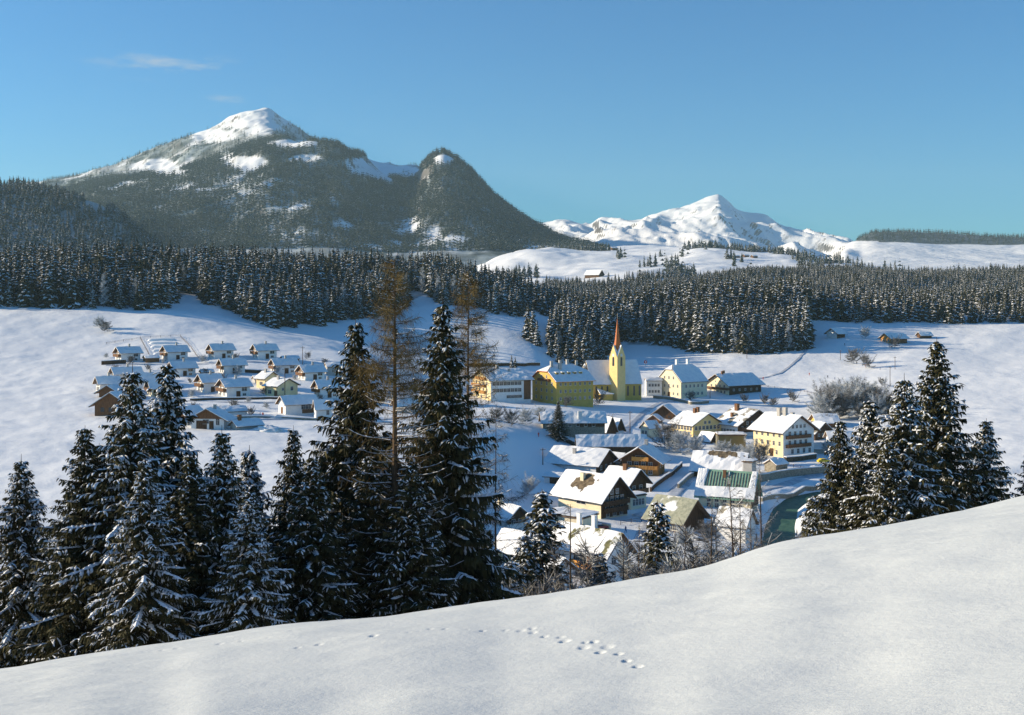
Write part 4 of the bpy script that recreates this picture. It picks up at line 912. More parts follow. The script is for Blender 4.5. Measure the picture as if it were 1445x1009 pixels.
    for f, u0, u1, zf, dp, mt in balcs: balcony(root, f, L, W, u0, u1, he * zf, dp, mt)
    return root, L, W, he, rise

# ---------------------------------------------------------------- village on the left
def small_white(label, px, py, a, b_, he, rise, alpha=20, win=True, balc=True, **k):
    return house(label, 'house', px, py, a, b_, alpha, he, rise, wall=k.pop('wall', WHITE), gable=k.pop('gable', BROWN), gsplit=.95, gfaces='L', over=.9, end=1.1, group='small white houses of the left village',
        wins=[('L', 2, .32, 1.1, 1.3), ('L', 2, .82, 1.1, 1.3), ('L', 1, 1.18, .9, .9), ('F', 1, .72, 1.9, 1.2, .62, .9), ('F', 1, .25, 1.2, .8, .62, .9)] if win else (), doors=[('F', .5, 1.3, 2.2, WOOD)],
        balcs=[('L', .05, .95, .58, 1.1, BROWN)] if balc else (), chims=[(.05, .15, 1.2, .35, GREY)], **k)
OL = PALEY
small_white('small white house with yellow gable, leftmost of the top row of the left village', 171, 511, 8, 26, 13, 7)
small_white('small white house, second from left in the top row, below the striped garden beds', 237, 509, 8, 27, 13, 7)
small_white('small white house, third from left in the top row of the left village', 302, 507, 8, 27, 13, 7)
small_white('small white house at the right end of the top row of the left village', 364, 507, 8, 26, 13, 7)
small_white('small white house of the second row, below the striped garden beds', 246, 532, 7, 29, 13, 7)
small_white('small white house, second row, below the third of the top row', 316, 528, 7, 29, 13, 7)
small_white('small white house in the second row below the right end house of the top row', 390, 528, 8, 29, 13, 7)
small_white('white house with wood balconies on its gable at the right end of the second row', 431, 537, 11, 27, 12, 8)
small_white('white house with thick snow roof in the third row, the left one', 288, 555, 10, 24, 16, 9)
small_white('white house with thick snow roof in the third row above the dark hedge line', 320, 562, 12, 32, 16, 9)
small_white('yellow gabled house half hidden behind the tall dark spruce', 452, 562, 9, 26, 15, 9)
small_white('plain white house low at the left with bare long wall', 163, 541, 6, 34, 14, 7, balc=False)
small_white('low white house at the left edge under a long snow roof', 141, 553, 5, 25, 13, 7, balc=False)
small_white('low white house with pale roof between the twin spruce tips', 195, 548, 6, 34, 12, 8, balc=False)
small_white('cream house with steep snow roof behind the right twin spruce tip', 214, 560, 6, 30, 14, 10, wall=CREAM)
house('pale yellow house with lit eave wall and white gable right of the third row', 'house', 392, 561, 18, 28, -48, 16, 9, wall=PALEY, over=.8, end=.8, wins=[('F', 1, .45, 1.8, 1.3, .15, .6), ('R', 1, .7, 1.2, 1.4, .55, .85), ('R', 1, .7, 1.0, 1.0, .1, .4)], doors=[('F', .85, 1.4, 2.2, BROWN)], chims=[(0, .3, 1.3)])
house('pale yellow house tucked behind the one with the lit eave wall', 'house', 374, 549, 12, 20, -50, 15, 8, wall=PALEY, over=.8, end=.8, wins=[('F', 1, .5, 1.6, 1.2, .3, .8)], chims=[(0, .3, 1.2)])
house('long low white house with yellow end wall and dark window band', 'house', 403, 585, 10, 44, 24, 15, 9, wall=WHITE, over=.9, end=.8, wins=[('F', 3, .62, 1.3, 1.4, .5, .86)], doors=[('F', .72, 4.2, 1.3, BROWN), ('L', .5, 1.2, 2.1, BROWN)], eave_mat=WOOD)
house('white wing with snow roof joined to the right of the long low house', 'house', 446, 591, 3, 22, 12, 16, 9, wall=WHITE, over=.8, end=.6, wins=[('F', 1, .5, .9, 1.4, .6, .9)], eave_mat=WOOD)
house('chalet with brown upper gable and white ground floor with garage door', 'chalet', 316, 606, 45, 9, 72, 15, 13, wall=WHITE, gable=BROWN, gsplit=.98, gfaces='L', over=1.6, end=1.6, wins=[('L', 1, .72, 1.8, 1.2, .3, .6), ('L', 1, .72, 1.0, 2.0, .72, .9)], doors=[('L', .32, 3.0, 2.4, WOOD), ('L', .62, 1.1, 2.3, WOOD)], chims=[(0, .25, 1.2)])
house('low house with snow roof just left of the brown gabled chalet', 'house', 262, 600, 22, 26, 50, 13, 10, wall=WHITE, gable=BROWN, gfaces='L', wins=[('F', 1, .5, 1.2, 1.2)])
house('dark brown wooden gable at the left edge behind the spruces', 'chalet', 178, 586, 42, 8, 74, 16, 15, wall=BROWN, over=1.5, end=1.4, wins=[('L', 3, .5, 1.1, 1.3)], frame=DARKFR)
house('wooden barn with snow roof above the dark brown gable at the left edge', 'barn', 165, 562, 24, 10, 65, 9, 8, wall=BROWN, over=1.3, end=1.2)
house('low snow buried shed with one dark chimney right of the brown gabled chalet', 'shed', 335, 607, 10, 34, 25, 5, 6, wall=GREY, over=.6, end=.6, st=.6, chims=[(-.3, .2, 1.5, .5, BROWN)])
house('snow covered garage between the third row and the brown gabled chalet', 'garage', 308, 588, 8, 40, 15, 6, 5, wall=WHITE, over=.5, end=.5)
house('flat snowy garage at the right of the third row', 'garage', 360, 541, 4, 26, 10, 5, 4, wall=GREY, over=.4, end=.4)
house('flat snowy garage right of the first house of the top row', 'garage', 206, 512, 4, 18, 10, 6, 3, wall=BROWN, over=.4, end=.4)
house('flat snowy garage right of the last house of the top row', 'garage', 400, 511, 4, 22, 10, 4, 3, wall=BROWN, over=.4, end=.4)
house('low snowy garage right of the second row', 'garage', 285, 531, 3, 16, 10, 5, 3, wall=BROWN, over=.4, end=.4)
house('dark roofed shed behind the tall dark spruce', 'shed', 462, 530, 4, 34, 10, 12, 5, wall=GREY, over=.4, end=.4, wins=[('F', 3, .5, 1.2, 1.2)])
house('long low farm building behind the bare larch trunk', 'farm building', 560, 583, 6, 60, 14, 10, 9, wall=GREY, over=.8, end=.8, wins=[('F', 5, .5, 1.2, 1.0)])
house('snow roofed house between larch and tallest spruce', 'house', 606, 566, 14, 30, 28, 14, 9, wall=WHITE, gable=BROWN, gfaces='L', wins=[('F', 3, .5, 1.1, 1.2)])

# ---------------------------------------------------------------- centre
house('long white three storey hall with yellow wood balconied gable', 'hall', 693, 566, 27, 57, 24, 29, 13, wall=WHITE, over=1.0, end=1.3, eave_mat=WOOD,
    wins=[('F', 8, .83, 1.5, 1.5, .03, .76), ('F', 8, .50, 1.5, 1.5, .03, .76), ('F', 4, .18, 2.2, 1.2, .40, .76), ('L', 4, .82, 1.2, 1.4), ('L', 4, .5, 1.2, 1.4), ('L', 3, .16, 1.2, 1.4), ('L', 2, 1.12, 1.0, 1.1, .3, .7)],
    side=(BROWN, .82, .999, .02), balcs=[('L', .05, .75, .66, 1.2, GOLD), ('L', .05, .75, .34, 1.2, GOLD), ('L', .25, .75, 1.0, 1.0, GOLD)], chims=[(-.12, .05, 1.6, .6), (.12, .3, 1.0, .5)], gable=PALEY, gsplit=.01, gfaces='L')
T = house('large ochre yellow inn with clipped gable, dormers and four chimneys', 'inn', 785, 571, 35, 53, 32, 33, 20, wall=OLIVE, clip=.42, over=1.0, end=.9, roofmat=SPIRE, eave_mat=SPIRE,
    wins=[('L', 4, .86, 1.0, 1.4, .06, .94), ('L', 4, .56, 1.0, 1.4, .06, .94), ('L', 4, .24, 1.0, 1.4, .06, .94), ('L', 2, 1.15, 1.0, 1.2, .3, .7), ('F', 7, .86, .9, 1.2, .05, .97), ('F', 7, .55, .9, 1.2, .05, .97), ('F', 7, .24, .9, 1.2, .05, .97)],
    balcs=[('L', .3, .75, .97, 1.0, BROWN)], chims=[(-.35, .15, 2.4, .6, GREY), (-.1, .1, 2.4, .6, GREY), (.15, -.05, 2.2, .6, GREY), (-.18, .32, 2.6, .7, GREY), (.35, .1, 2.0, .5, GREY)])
root, L, W, he, rise = T
for i in range(5):       # dormers along the front slope
    x = -L * .36 + i * L * .16; v = .55; y = -W/2 * v; z = he + rise * (1 - v); mb = MB()
    mb.box(x - .7, y - 1.2, z - .6, x + .7, y + .9, z + .75); d_ = mb.build('dormer', OLIVE, root)
    mb = MB(); mb.box(x - .9, y - 1.4, z + .754, x + .9, y + 1.6, z + 1.05); mb.build('snow_cover', SNOW, d_); mb = MB(); mb.box(x - .42, y - 1.24, z - .1, x + .42, y - 1.203, z + .55); mb.build('pane', GLASS, d_)
house('white two storey building between the church and the parsonage', 'house', 912, 559, 2, 22, 12, 22, 3, wall=WHITE, over=.5, end=.3, wins=[('F', 4, .7, 1.0, 1.3), ('F', 4, .3, 1.0, 1.3)])
house('cream parsonage with tall clipped gable and huge blue shadowed snow roof', 'parsonage', 961, 563, 34, 37, 44, 24, 22, wall=CREAM, clip=.30, over=.7, end=.4, roofmat=SLATE,
    wins=[('L', 5, .72, .95, 1.4, .05, .95), ('L', 2, .26, .95, 1.4, .05, .4), ('L', 2, .26, .95, 1.4, .6, .95), ('L', 3, 1.2, .95, 1.4, .22, .78), ('F', 5, .72, 1.0, 1.4), ('F', 5, .26, 1.0, 1.4)],
    doors=[('L', .5, 1.5, 2.8, WOOD)], chims=[(-.2, .0, 2.2, .7, WHITE), (.22, .0, 2.2, .7, WHITE)])
T = house('long farmhouse with cream balconied gable and dark wooden barn half', 'farmhouse', 1029, 558, 32, 45, 40, 15, 13, wall=CREAM, over=1.5, end=1.8, side=(WOOD, .0, .999, .02), gable=CREAM, gsplit=.99,
    wins=[('L', 4, .82, 1.1, 1.2), ('L', 5, .26, 1.1, 1.3), ('L', 2, 1.22, .8, .8, .3, .7), ('F', 5, .5, 1.0, 1.0, .05, .95, {'c': 1})], balcs=[('L', .0, 1.0, .50, 1.2, BROWN)], chims=[(-.4, .1, 1.5, .5, BROWN), (-.3, -.05, 1.5, .5, BROWN)], eave_mat=WOOD)

# church: nave and tower, choir, each its own mass under one root
def church():
    P = at(881, 566, 400); d = P.y; s = d / F; th = radians(20) - atan((881 - CX) / F)
    root = empty('church', P, th, 'yellow village church with white gabled tower, orange red needle spire and steep snowy nave roof', 'church')
    # local: X right along the nave, Y away; origin at the nearest lower corner of the tower (right front)
    w = 15 * s / cos(radians(20))          # tower side
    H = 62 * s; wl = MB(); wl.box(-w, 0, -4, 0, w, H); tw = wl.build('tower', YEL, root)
    # four gables on the tower top
    gb = MB(); gh = 17 * s
    gb.prism([(-w, -.02, H + .01), (0, -.02, H + .01), (-w/2, -.02, H + gh)], (0, .35, 0)); gb.prism([(-w, w - .33, H + .01), (0, w - .33, H + .01), (-w/2, w - .33, H + gh)], (0, .35, 0))
    gb.prism([(-w - .02, .34, H + .01), (-w - .02, w - .34, H + .01), (-w - .02, w/2, H + gh)], (.35, 0, 0)); gb.prism([(-.33, .34, H + .01), (-.33, w - .34, H + .01), (-.33, w/2, H + gh)], (.35, 0, 0))
    gb.build('tower_gable', YEL, tw)
    # cross roof between the gables, snowy
    cr = MB(); c = (-w/2, w/2, H + gh * .98)
    for q in ([(-w, 0), (-w/2, 0)], [(-w/2, 0), (0, 0)], [(0, 0), (0, w/2)], [(0, w/2), (0, w)], [(0, w), (-w/2, w)], [(-w/2, w), (-w, w)], [(-w, w), (-w, w/2)], [(-w, w/2), (-w, 0)]):
        pts = []
        for (x, y) in q: mid = abs(x + w/2) < .01 or abs(y - w/2) < .01; pts.append((x + (0 if abs(x + w/2) < .01 else (-.1 if x < -w/2 else .1)), y + (0 if abs(y - w/2) < .01 else (-.1 if y < w/2 else .1)), H + (gh + .12 if mid else .05)))
        cr.add([pts[0], pts[1], c], [(0, 1, 2)])
    cr.build('tower_roof', SNOW, tw)
    # needle spire, eight sided
    sp = MB(); b0 = H + gh * .22; hs = 52 * s; r0 = w * .46; ring = [(-w/2 + r0 * cos(pi/8 + k * pi/4), w/2 + r0 * sin(pi/8 + k * pi/4), b0) for k in range(8)]
    ring2 = [(-w/2 + r0 * .50 * cos(pi/8 + k * pi/4), w/2 + r0 * .50 * sin(pi/8 + k * pi/4), b0 + hs * .42) for k in range(8)]
    top = (-w/2, w/2, b0 + hs); sp.add(ring + ring2 + [top], [(k, (k+1) % 8, 8 + (k+1) % 8, 8 + k) for k in range(8)] + [(8 + k, 8 + (k+1) % 8, 16) for k in range(8)]); spo = sp.build('spire', SPIRE, tw)
    cx = MB(); cx.tube([(-w/2, w/2, b0 + hs - .3), (-w/2, w/2, b0 + hs + 2.2)], .06, 5); cx.tube([(-w/2 - .45, w/2, b0 + hs + 1.5), (-w/2 + .45, w/2, b0 + hs + 1.5)], .05, 5)
    bm_ = MB(); 
    for i in range(7):
        pass
    cx.build('cross', METAL, spo)
    # belfry openings, pointed
    for f, u in (('F', .5), ('L', .5)):
        o0 = Vector((-w, 0, 0)) if f == 'F' else Vector((-w, w, 0)); 
        fm, gm = window_mesh(1.3, 2.6, FRAME, True); o = bpy.data.objects.new('belfry_opening', gm); link(o, tw)
        o.location = (-w/2, -.025, H - 2.6) if f == 'F' else (-w - .025, w/2, H - 2.6); o.rotation_euler = (0, 0, 0 if f == 'F' else -pi/2); o.scale = (1, 1, 1.25)
    ck = MB(); ck.tube([(-w/2, .0, H + 1.0), (-w/2, -.06, H + 1.0)], .75, 18); ck.build('clock_face', FRAME, tw); ck = MB(); ck.tube([(-w - .0, w/2, H + 1.0), (-w - .06, w/2, H + 1.0)], .75, 18); ck.build('clock_face', FRAME, tw)
    R_ = Matrix.Rotation(radians(25), 4, 'Z'); tw.rotation_euler = (0, 0, radians(25)); tw.location = Vector((-11 * s / cos(radians(20)), -1.2, 0)) - R_ @ Vector((-w, 0, 0))
    # nave
    NL0 = -46 * s; NL1 = 29 * s; NW = 15.0; NH = 25 * s; NR = 31 * s; y0 = w * .55
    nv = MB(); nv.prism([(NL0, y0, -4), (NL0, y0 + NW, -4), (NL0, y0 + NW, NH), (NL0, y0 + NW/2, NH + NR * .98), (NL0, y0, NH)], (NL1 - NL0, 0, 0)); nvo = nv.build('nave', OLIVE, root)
    rf = MB(); sn = MB(); k = NR / (NW / 2)
    for sg in (-1, 1):
        ye = y0 + NW/2 + sg * (NW/2 + .5); q = [(NL0 - .3, ye, NH - .5 * k + .03), (NL1 + .4, ye, NH - .5 * k + .03), (NL1 + .4, y0 + NW/2, NH + NR + .03), (NL0 - .3, y0 + NW/2, NH + NR + .03)]
        poly_slab(rf, q, .2); one = snow_sheet(q, .28, 5 + sg, lift=.21, nu=24, nv=12); n0 = len(sn.v); sn.v += one.v; sn.f += [tuple(i + n0 for i in f) for f in one.f]; sn.m += one.m
    ro = rf.build('roof', SLATE, nvo); sn.build('snow_cover', SNOW, ro)
    for x in (NL1 * .3, NL1 * .62, NL1 * .9, NL0 * .48, NL0 * .66, NL0 * .84):
        fm, gm = window_mesh(.9, 4.2, FRAME, True); o = bpy.data.objects.new('window', gm); link(o, nvo); o.location = (x, y0 - .025, NH * .52)
    # choir with polygonal end and steep pointed roof
    Rc = NW * .46; cxx, cyy = NL0 - .2, y0 + NW/2; hc = NH * .95; ang = [pi/2 + pi * k / 5 for k in range(6)]
    base_ = [(cxx + Rc * cos(a), cyy + Rc * sin(a)) for a in ang]
    ch = MB(); ch.prism([(x, y, -4) for x, y in base_], (0, 0, hc + 4)); cho = ch.build('choir', OLIVE, root)
    c2 = MB(); ap = (cxx - .5, cyy, NH + NR * .92); ring = [(cxx + (Rc + .5) * cos(a), cyy + (Rc + .5) * sin(a), hc - .1) for a in ang]
    c2.add(ring + [ap, (cxx, cyy, hc - .1)], [(k, k + 1, 6) for k in range(5)] + [(k + 1, k, 7) for k in range(5)]); c2.build('roof', patchy_snow('choir_roof', (.10, .09, .07), (.22, .20, .16), .44), cho)
    for k in (1, 2, 3):
        a = (ang[k] + ang[k + 1]) / 2; fm, gm = window_mesh(.9, 3.6, FRAME, True); o = bpy.data.objects.new('window', gm); link(o, cho); rr = Rc * cos(pi / 10) + .03; o.location = (cxx + rr * cos(a), cyy + rr * sin(a), hc * .5); o.rotation_euler = (0, 0, a + pi/2)
    # sacristy lean-to and porch
    m = MB(); m.box(-w - 7, y0 - 4.5, -4, -w - .8, y0 - .01, NH * .42); sa = m.build('sacristy', OLIVE, root)
    m = MB(); m.prism([(-w - 7.4, y0 - 5, NH * .42 + .01), (-w - .5, y0 - 5, NH * .42 + .01), (-w - .5, y0 - .02, NH * .42 + .01), (-w - 7.4, y0 - .02, NH * .42 + 2.2)], (0, 0, .45)); m.build('snow_cover', SNOW, sa)
church()

# ---------------------------------------------------------------- village on the right
house('small dark chalet with snow roof above the yellow school', 'chalet', 951, 593, 28, 6, 74, 9, 11, wall=WOOD, over=1.3, end=1.3, wins=[('L', 3, .5, 1.0, 1.0)], frame=DARKFR)
house('tiny snow capped shed left of the small dark chalet', 'shed', 930, 598, 16, 5, 72, 5, 6, wall=BROWN, over=.6, end=.6)
house('small cream house with blue shadowed snow roof beside the tree', 'house', 915, 617, 11, 15, 50, 13, 8, wall=CREAM, over=.5, end=.4, wins=[('L', 2, .5, .9, 1.2)])
house('yellow school with long snow roof, windows in a row along the upper floor', 'school', 978, 617, 31, 40, -48, 17, 14, wall=YEL, over=1.1, end=1.0, eave_mat=WOOD, wins=[('F', 7, .68, 1.2, 1.4, .03, .97), ('F', 6, .25, 1.2, 1.3), ('R', 7, .72, 1.2, 1.4, .04, .96), ('R', 2, 1.15, 1.1, 1.1, .35, .65)], chims=[(0, .1, 1.6, .6, BROWN), (.08, .02, 1.8, .6, BROWN)])
house('large farmhouse with half bare roof and dark timber gable behind the hotel', 'farmhouse', 1041, 618, 28, 50, -45, 19, 18, wall=WHITE, gable=WOOD, gsplit=.35, gfaces='R', over=1.6, end=1.8, snowm=PATCH, eave_mat=WOOD, wins=[('F', 5, .45, 1.2, 1.2), ('R', 5, .7, 1.1, 1.2, .05, .8), ('R', 3, 1.05, 1.0, 1.0, .2, .6)], balcs=[('R', .05, .7, .55, 1.2, BROWN)], chims=[(-.25, .2, 2.4, .8, BROWN), (-.1, .65, 1.4, .5, BROWN)])
house('wide dark olive facade with flat snow terrace in front of the half bare roof', 'house', 1014, 632, 4, 38, 8, 17, 3, wall=DOLIVE, flat=True, over=.3, end=.3)
house('small lit snow roof beside the frosted trees below the school', 'shed', 1003, 626, 16, 10, -50, 5, 9, wall=WOOD, over=.7, end=.7)
house('large hotel, yellow front with small windows and white balconied gable', 'hotel', 1105, 646, 42, 43, -44, 38, 19, wall=PALEY, over=1.6, end=1.6, eave_mat=BROWN,
    gable=WHITE, gsplit=.001, gfaces='R', wins=[('F', 5, .82, .95, 1.5, .02, .98), ('F', 5, .5, .95, 1.5, .02, .98), ('F', 4, .17, .95, 1.5, .02, .9), ('R', 4, .86, 1.1, 1.5, .12, .82), ('R', 4, .53, 1.1, 1.5, .12, .82), ('R', 4, .2, 1.1, 1.5, .2, .95), ('R', 4, 1.12, 1.0, 1.1, .25, .75)],
    doors=[('F', .62, 1.4, 2.6, WOOD)], balcs=[('R', .08, .84, .70, 1.1, BROWN), ('R', .08, .84, .37, 1.1, BROWN)], chims=[(-.05, .18, 2.6, .7, GREY), (.12, .12, 2.6, .7, GREY), (.05, -.5, 2.2, .6, GREY), (-.25, -.4, 2.2, .6, GREY)], snowm=None)
house('dark timbered house with patchy roof behind the right side of the hotel', 'house', 1150, 622, 12, 22, -40, 12, 12, wall=WOOD, over=1.3, end=1.3, snowm=PATCH, wins=[('R', 3, .6, 1.0, 1.0)])
house('farm building with lit snow roof and yellowish wall right of the hotel, up the slope', 'farm building', 1155, 604, 10, 26, 14, 8, 9, wall=BROWN, gable=OLIVE, over=1.3, end=1.3)
house('white walled barn half hidden behind the right hand spruces', 'barn', 1172, 633, 6, 30, 14, 14, 8, wall=WHITE, over=1.0, end=1.0)
house('low shed with blue shadowed roof right of the hotel', 'shed', 1149, 640, 3, 30, 10, 7, 6, wall=GREY, over=.6, end=.6)
house('small stone hut capped with snow below the hotel', 'hut', 1095, 672, 16, 16, 50, 15, 6, wall=STONE, over=.3, end=.3, st=.6)
house('long farm row with lit snow roof and chimney above the blue roofed shed', 'farmhouse', 766, 617, 3, 88, 6, 9, 12, wall=STONE, over=.8, end=.8, eave_mat=WOOD, wins=[('F', 6, .5, 1.0, 1.0)], chims=[(.1, .8, 2.4, .7, WHITE)], side=(WOOD, .55, .99, .2), D=404)
house('steep little cross gable at the right end of the long farm row', 'house', 857, 616, 20, 12, -50, 10, 16, wall=WOOD, over=.7, end=.6)
house('last small gable right of the long farm row', 'house', 870, 614, 14, 10, -50, 9, 13, wall=WHITE, gable=WOOD, over=.7, end=.6)
house('long low shed with blue shadowed snow roof and dark open side', 'shed', 815, 641, 2, 97, 5, 14, 11, wall=WOOD, over=1.0, end=.5)
T = house('golden brown wooden chalet with carved balcony facing the valley', 'chalet', 929, 672, 52, 9, 77, 22, 17, wall=GOLD, over=1.8, end=2.2, eave_mat=BROWN,
    wins=[('L', 4, .72, 1.2, 1.3), ('L', 1, 1.12, 3.2, 1.2, .4, .65), ('L', 4, .25, 1.2, 1.3), ('F', 2, .6, 1.0, 1.2)], balcs=[('L', .0, 1.0, .44, 1.5, GOLD), ('L', .3, .75, .98, 1.2, ORANGE)], frame=FRAME, gable=BROWN, gsplit=.46, gfaces='L', chims=[(.2, .1, 1.6, .6, GREY)])
house('snow roof with dark gable behind and right of the golden chalet', 'house', 915, 650, 26, 14, -55, 8, 12, wall=WOOD, over=1.0, end=1.0)
house('long white house with wide snow roof and dark gable left of the golden chalet', 'house', 841, 672, 70, 28, -26, 13, 18, wall=WHITE, gable=WOOD, gsplit=.1, gfaces='R', over=1.0, end=1.4, eave_mat=WOOD, wins=[('R', 3, .6, 1.1, 1.2)], chims=[(-.05, .45, 1.4, .5, GREY)], D=352)
house('low white annex with garage door below the long white house', 'garage', 792, 684, 24, 8, -20, 10, 3, wall=WHITE, over=.6, end=.5, doors=[('F', .65, 3.2, 1.8, WOOD)])
house('snow roof stretching between the long white house and the golden chalet', 'house', 872, 668, 36, 14, -25, 8, 11, wall=WOOD, over=.8, end=.8, D=365)
house('chalet with dark gable and white glazed porch beside the shaded road', 'chalet', 886, 712, 34, 26, -40, 27, 17, wall=CREAM, gable=WOOD, gsplit=.35, gfaces='R', over=1.2, end=1.4, eave_mat=WOOD, wins=[('F', 2, .6, 1.2, 1.3), ('R', 2, .7, 1.2, 1.2)], balcs=[('R', .0, .95, .45, 1.2, BROWN)], chims=[(.1, .2, 1.4, .6, BROWN)], D=306)
house('small white porch building with snow roof beside the shaded road', 'annex', 890, 716, 16, 22, -45, 18, 3, wall=CREAM, flat=True, over=.2, end=.2, st=.3, wins=[('R', 4, .55, .9, 1.6)], D=296)
T = house('large chalet with cream front, dark timber gable and round bare patch in its roof snow', 'chalet', 848, 726, 62, 38, -42, 30, 26, wall=CREAM, gable=WOOD, gsplit=.02, gfaces='R', over=1.5, end=1.9, eave_mat=WOOD, wins=[('F', 1, .72, 3.0, 1.7, .38, .7), ('R', 4, .85, 1.1, 1.3), ('R', 4, .5, 1.1, 1.3), ('R', 3, .18, 1.1, 1.3), ('R', 2, 1.2, 1.0, 1.1, .3, .7)],
    balcs=[('R', .05, .95, .62, 1.3, WOOD), ('R', .1, .9, .28, 1.2, WOOD)], chims=[(-.10, .42, 1.6, .55, CREAM)], spot=(-.02, .45, 3.6, 2.6), D=282)
house('low flat roofed annex with snow in front of the large cream chalet', 'annex', 822, 742, 60, 22, -30, 22, 3, wall=CREAM, flat=True, over=.3, end=.3, st=.45, D=262)
T = house('white house with orange flower balcony, mossy snow roof and two white chimneys', 'house', 856, 815, 82, 32, -42, 44, 24, wall=WHITE, over=1.1, end=1.3, eave_mat=BROWN, snowm=MOSS, st=.25, wins=[('F', 4, .72, .95, 1.7, .42, .96, {'shut': BROWN}), ('F', 3, .2, 1.2, 1.2, .4, .95), ('R', 2, .7, 1.2, 1.3), ('R', 2, .25, 1.2, 1.3)], doors=[('F', .8, 1.2, 2.2, BROWN)],
    balcs=[('F', .42, .97, .42, 1.3, ORANGE)], chims=[(-.18, .02, 2.0, .42, WHITE), (.08, -.02, 2.0, .42, WHITE)], D=216)
house('white wing with grey shaded gable left of the orange balcony house', 'house', 778, 822, 36, 30, -50, 34, 15, wall=WHITE, over=.9, end=1.0, eave_mat=BROWN, wins=[('R', 2, .6, 1.1, 1.3), ('F', 2, .6, 1.1, 1.3)], D=205)
house('pale yellow house with bright snow roof left of the young spruces', 'house', 745, 806, 44, 24, -46, 26, 20, wall=PALEY, over=.9, end=1.0, eave_mat=BROWN, wins=[('F', 3, .5, 1.1, 1.3)], D=222)
house('small dark timbered house with one pale chimney right of the tallest spruce', 'house', 716, 744, 30, 26, -48, 14, 13, wall=WHITE, gable=WOOD, gsplit=.3, over=1.2, end=1.3, chims=[(-.2, .2, 1.7, .45, CREAM)], D=262, wins=[('R', 2, .5, 1.0, 1.0)])
# barn with the round bare patch and the frosted tree behind
house('barn roof of cream snow with a dark bare hollow along its upper edge', 'barn', 1048, 668, 70, 8, -12, 15, 21, wall=WOOD, over=1.0, end=1.0, st=.6, spot=(.10, .10, 5.0, 1.6), side=(BROWN, .01, .42, .05), D=346)
house('grey walled house end right of the barn with the bare hollow', 'house', 1061, 672, 12, 6, -20, 30, 4, wall=GREY, flat=True, over=.4, end=.4, D=342)
GR = noisy('green_sheet_roof', (0.17, 0.31, 0.22), (0.25, 0.42, 0.31), 0.8, 0.6)
T = house('big house with ribbed green roof edged by thick snow', 'house', 1060, 722, 74, 10, -14, 22, 30, wall=CREAM, over=1.0, end=1.0, roofmat=GR, eave_mat=GR, snow=False, gable=WOOD, gsplit=.2, gfaces='R', wins=[('F', 5, .6, 1.0, 1.2), ('F', 5, .2, 1.0, 1.2)], D=300, chims=[(-.05, .3, 1.3, .4, BROWN)])
root, L, W, he, rise = T
ro = [c for c in root.children if c.name.startswith('roof')][0]
mb = MB(); kk = rise / (W/2); n_ = Vector((0, -kk, 1)).normalized()
for i in range(18):
    x = -L/2 + (i + .5) * L / 18; a0 = Vector((x, -W/2 - .9, he - kk * .9 + .03)) + n_ * .225; a1 = Vector((x, -.3, he + rise - .3 * kk + .03)) + n_ * .225; mb.prism([a0 - Vector((.09, 0, 0)), a0 + Vector((.09, 0, 0)), a1 + Vector((.09, 0, 0)), a1 - Vector((.09, 0, 0))], n_ * .12)
mb.build('roof_rib', SLATE, ro)['kind'] = 'stuff'
sn = MB()
def on_roof(x, v): return Vector((x, -W/2 * v, he + rise * (1 - v) + .03)) + n_ * .36
for q in ([(-L/2 - 1, 1.18), (L/2 + 1, 1.18), (L/2 + 1, .72), (-L/2 - 1, .76)], [(-L/2 - 1, .755), (-L/2 + 1.2, .755), (-L/2 + 1.9, 0), (-L/2 - 1, 0)], [(L/2 - .9, .72), (L/2 + 1, .72), (L/2 + 1, 0), (L/2 - .5, 0)]):
    one = snow_sheet([on_roof(x, v) for x, v in q], .35, 3, amp=.2); n0 = len(sn.v); sn.v += one.v; sn.f += [tuple(i + n0 for i in f) for f in one.f]; sn.m += one.m
sn.build('snow_cover', SNOW, ro)
house('low snow roof stepping down below the green roofed house', 'annex', 1052, 764, 40, 14, -22, 24, 20, wall=WHITE, over=.6, end=.6, snowm=PATCH, D=262)
house('old barn with grey green boarded roof, snow along its edges', 'barn', 962, 752, 46, 32, -36, 20, 24, wall=WOOD, over=1.3, end=1.4, snowm=patchy_snow('boarded_roof_snow', (0.26, 0.27, 0.20), (0.38, 0.38, 0.28), 0.44, 0.16, stretch=(1, 1, 1)), st=.22, wins=[('F', 3, .35, 1.0, 1.1, .6, .95)], D=268)
# scattered farms and huts
house('far white farmhouse with dark timber side on the ridge', 'farmhouse', 1181, 478, 14, 11, 55, 8, 6, wall=WHITE, side=(WOOD, 0, .999, .0), over=1.4, end=1.2, D0=640)
house('far yellow wooden farmhouse with snow roof near the right edge', 'farmhouse', 1257, 485, 14, 22, 40, 8, 6, wall=GOLD, side=(BROWN, 0, .999, 0), over=1.4, end=1.2, wins=[('L', 3, .5, 1.1, 1.1)], D0=640)
house('low hay barn at the right edge on the ridge', 'barn', 1300, 478, 6, 14, 30, 5, 4, wall=WOOD, over=.9, end=.8, D0=640)
house('mountain barn with white roof among the far trees', 'barn', 845, 391, 20, 7, -35, 4, 6, wall=WOOD, over=1.2, end=1.2, D0=1150)
for px, py in ((1038, 364), (1051, 363), (1063, 364)):
    house('little dark hay hut in the row of three on the far white dome', 'hut', px, py, 4, 6, 30, 2.6, 1.6, wall=WOOD, over=.6, end=.6, group='hay huts on the far white dome', D0=1700)
house('lone far hut below the foot of the dark mountain', 'hut', 864, 353, 6, 8, 30, 3, 2, wall=WOOD, over=.8, end=.8, D0=1700)
house('snowy chalet roof in blue shade at the right edge, behind the spruces', 'chalet', 1328, 752, 40, 40, 40, 16, 28, wall=WOOD, over=1.5, end=1.5)
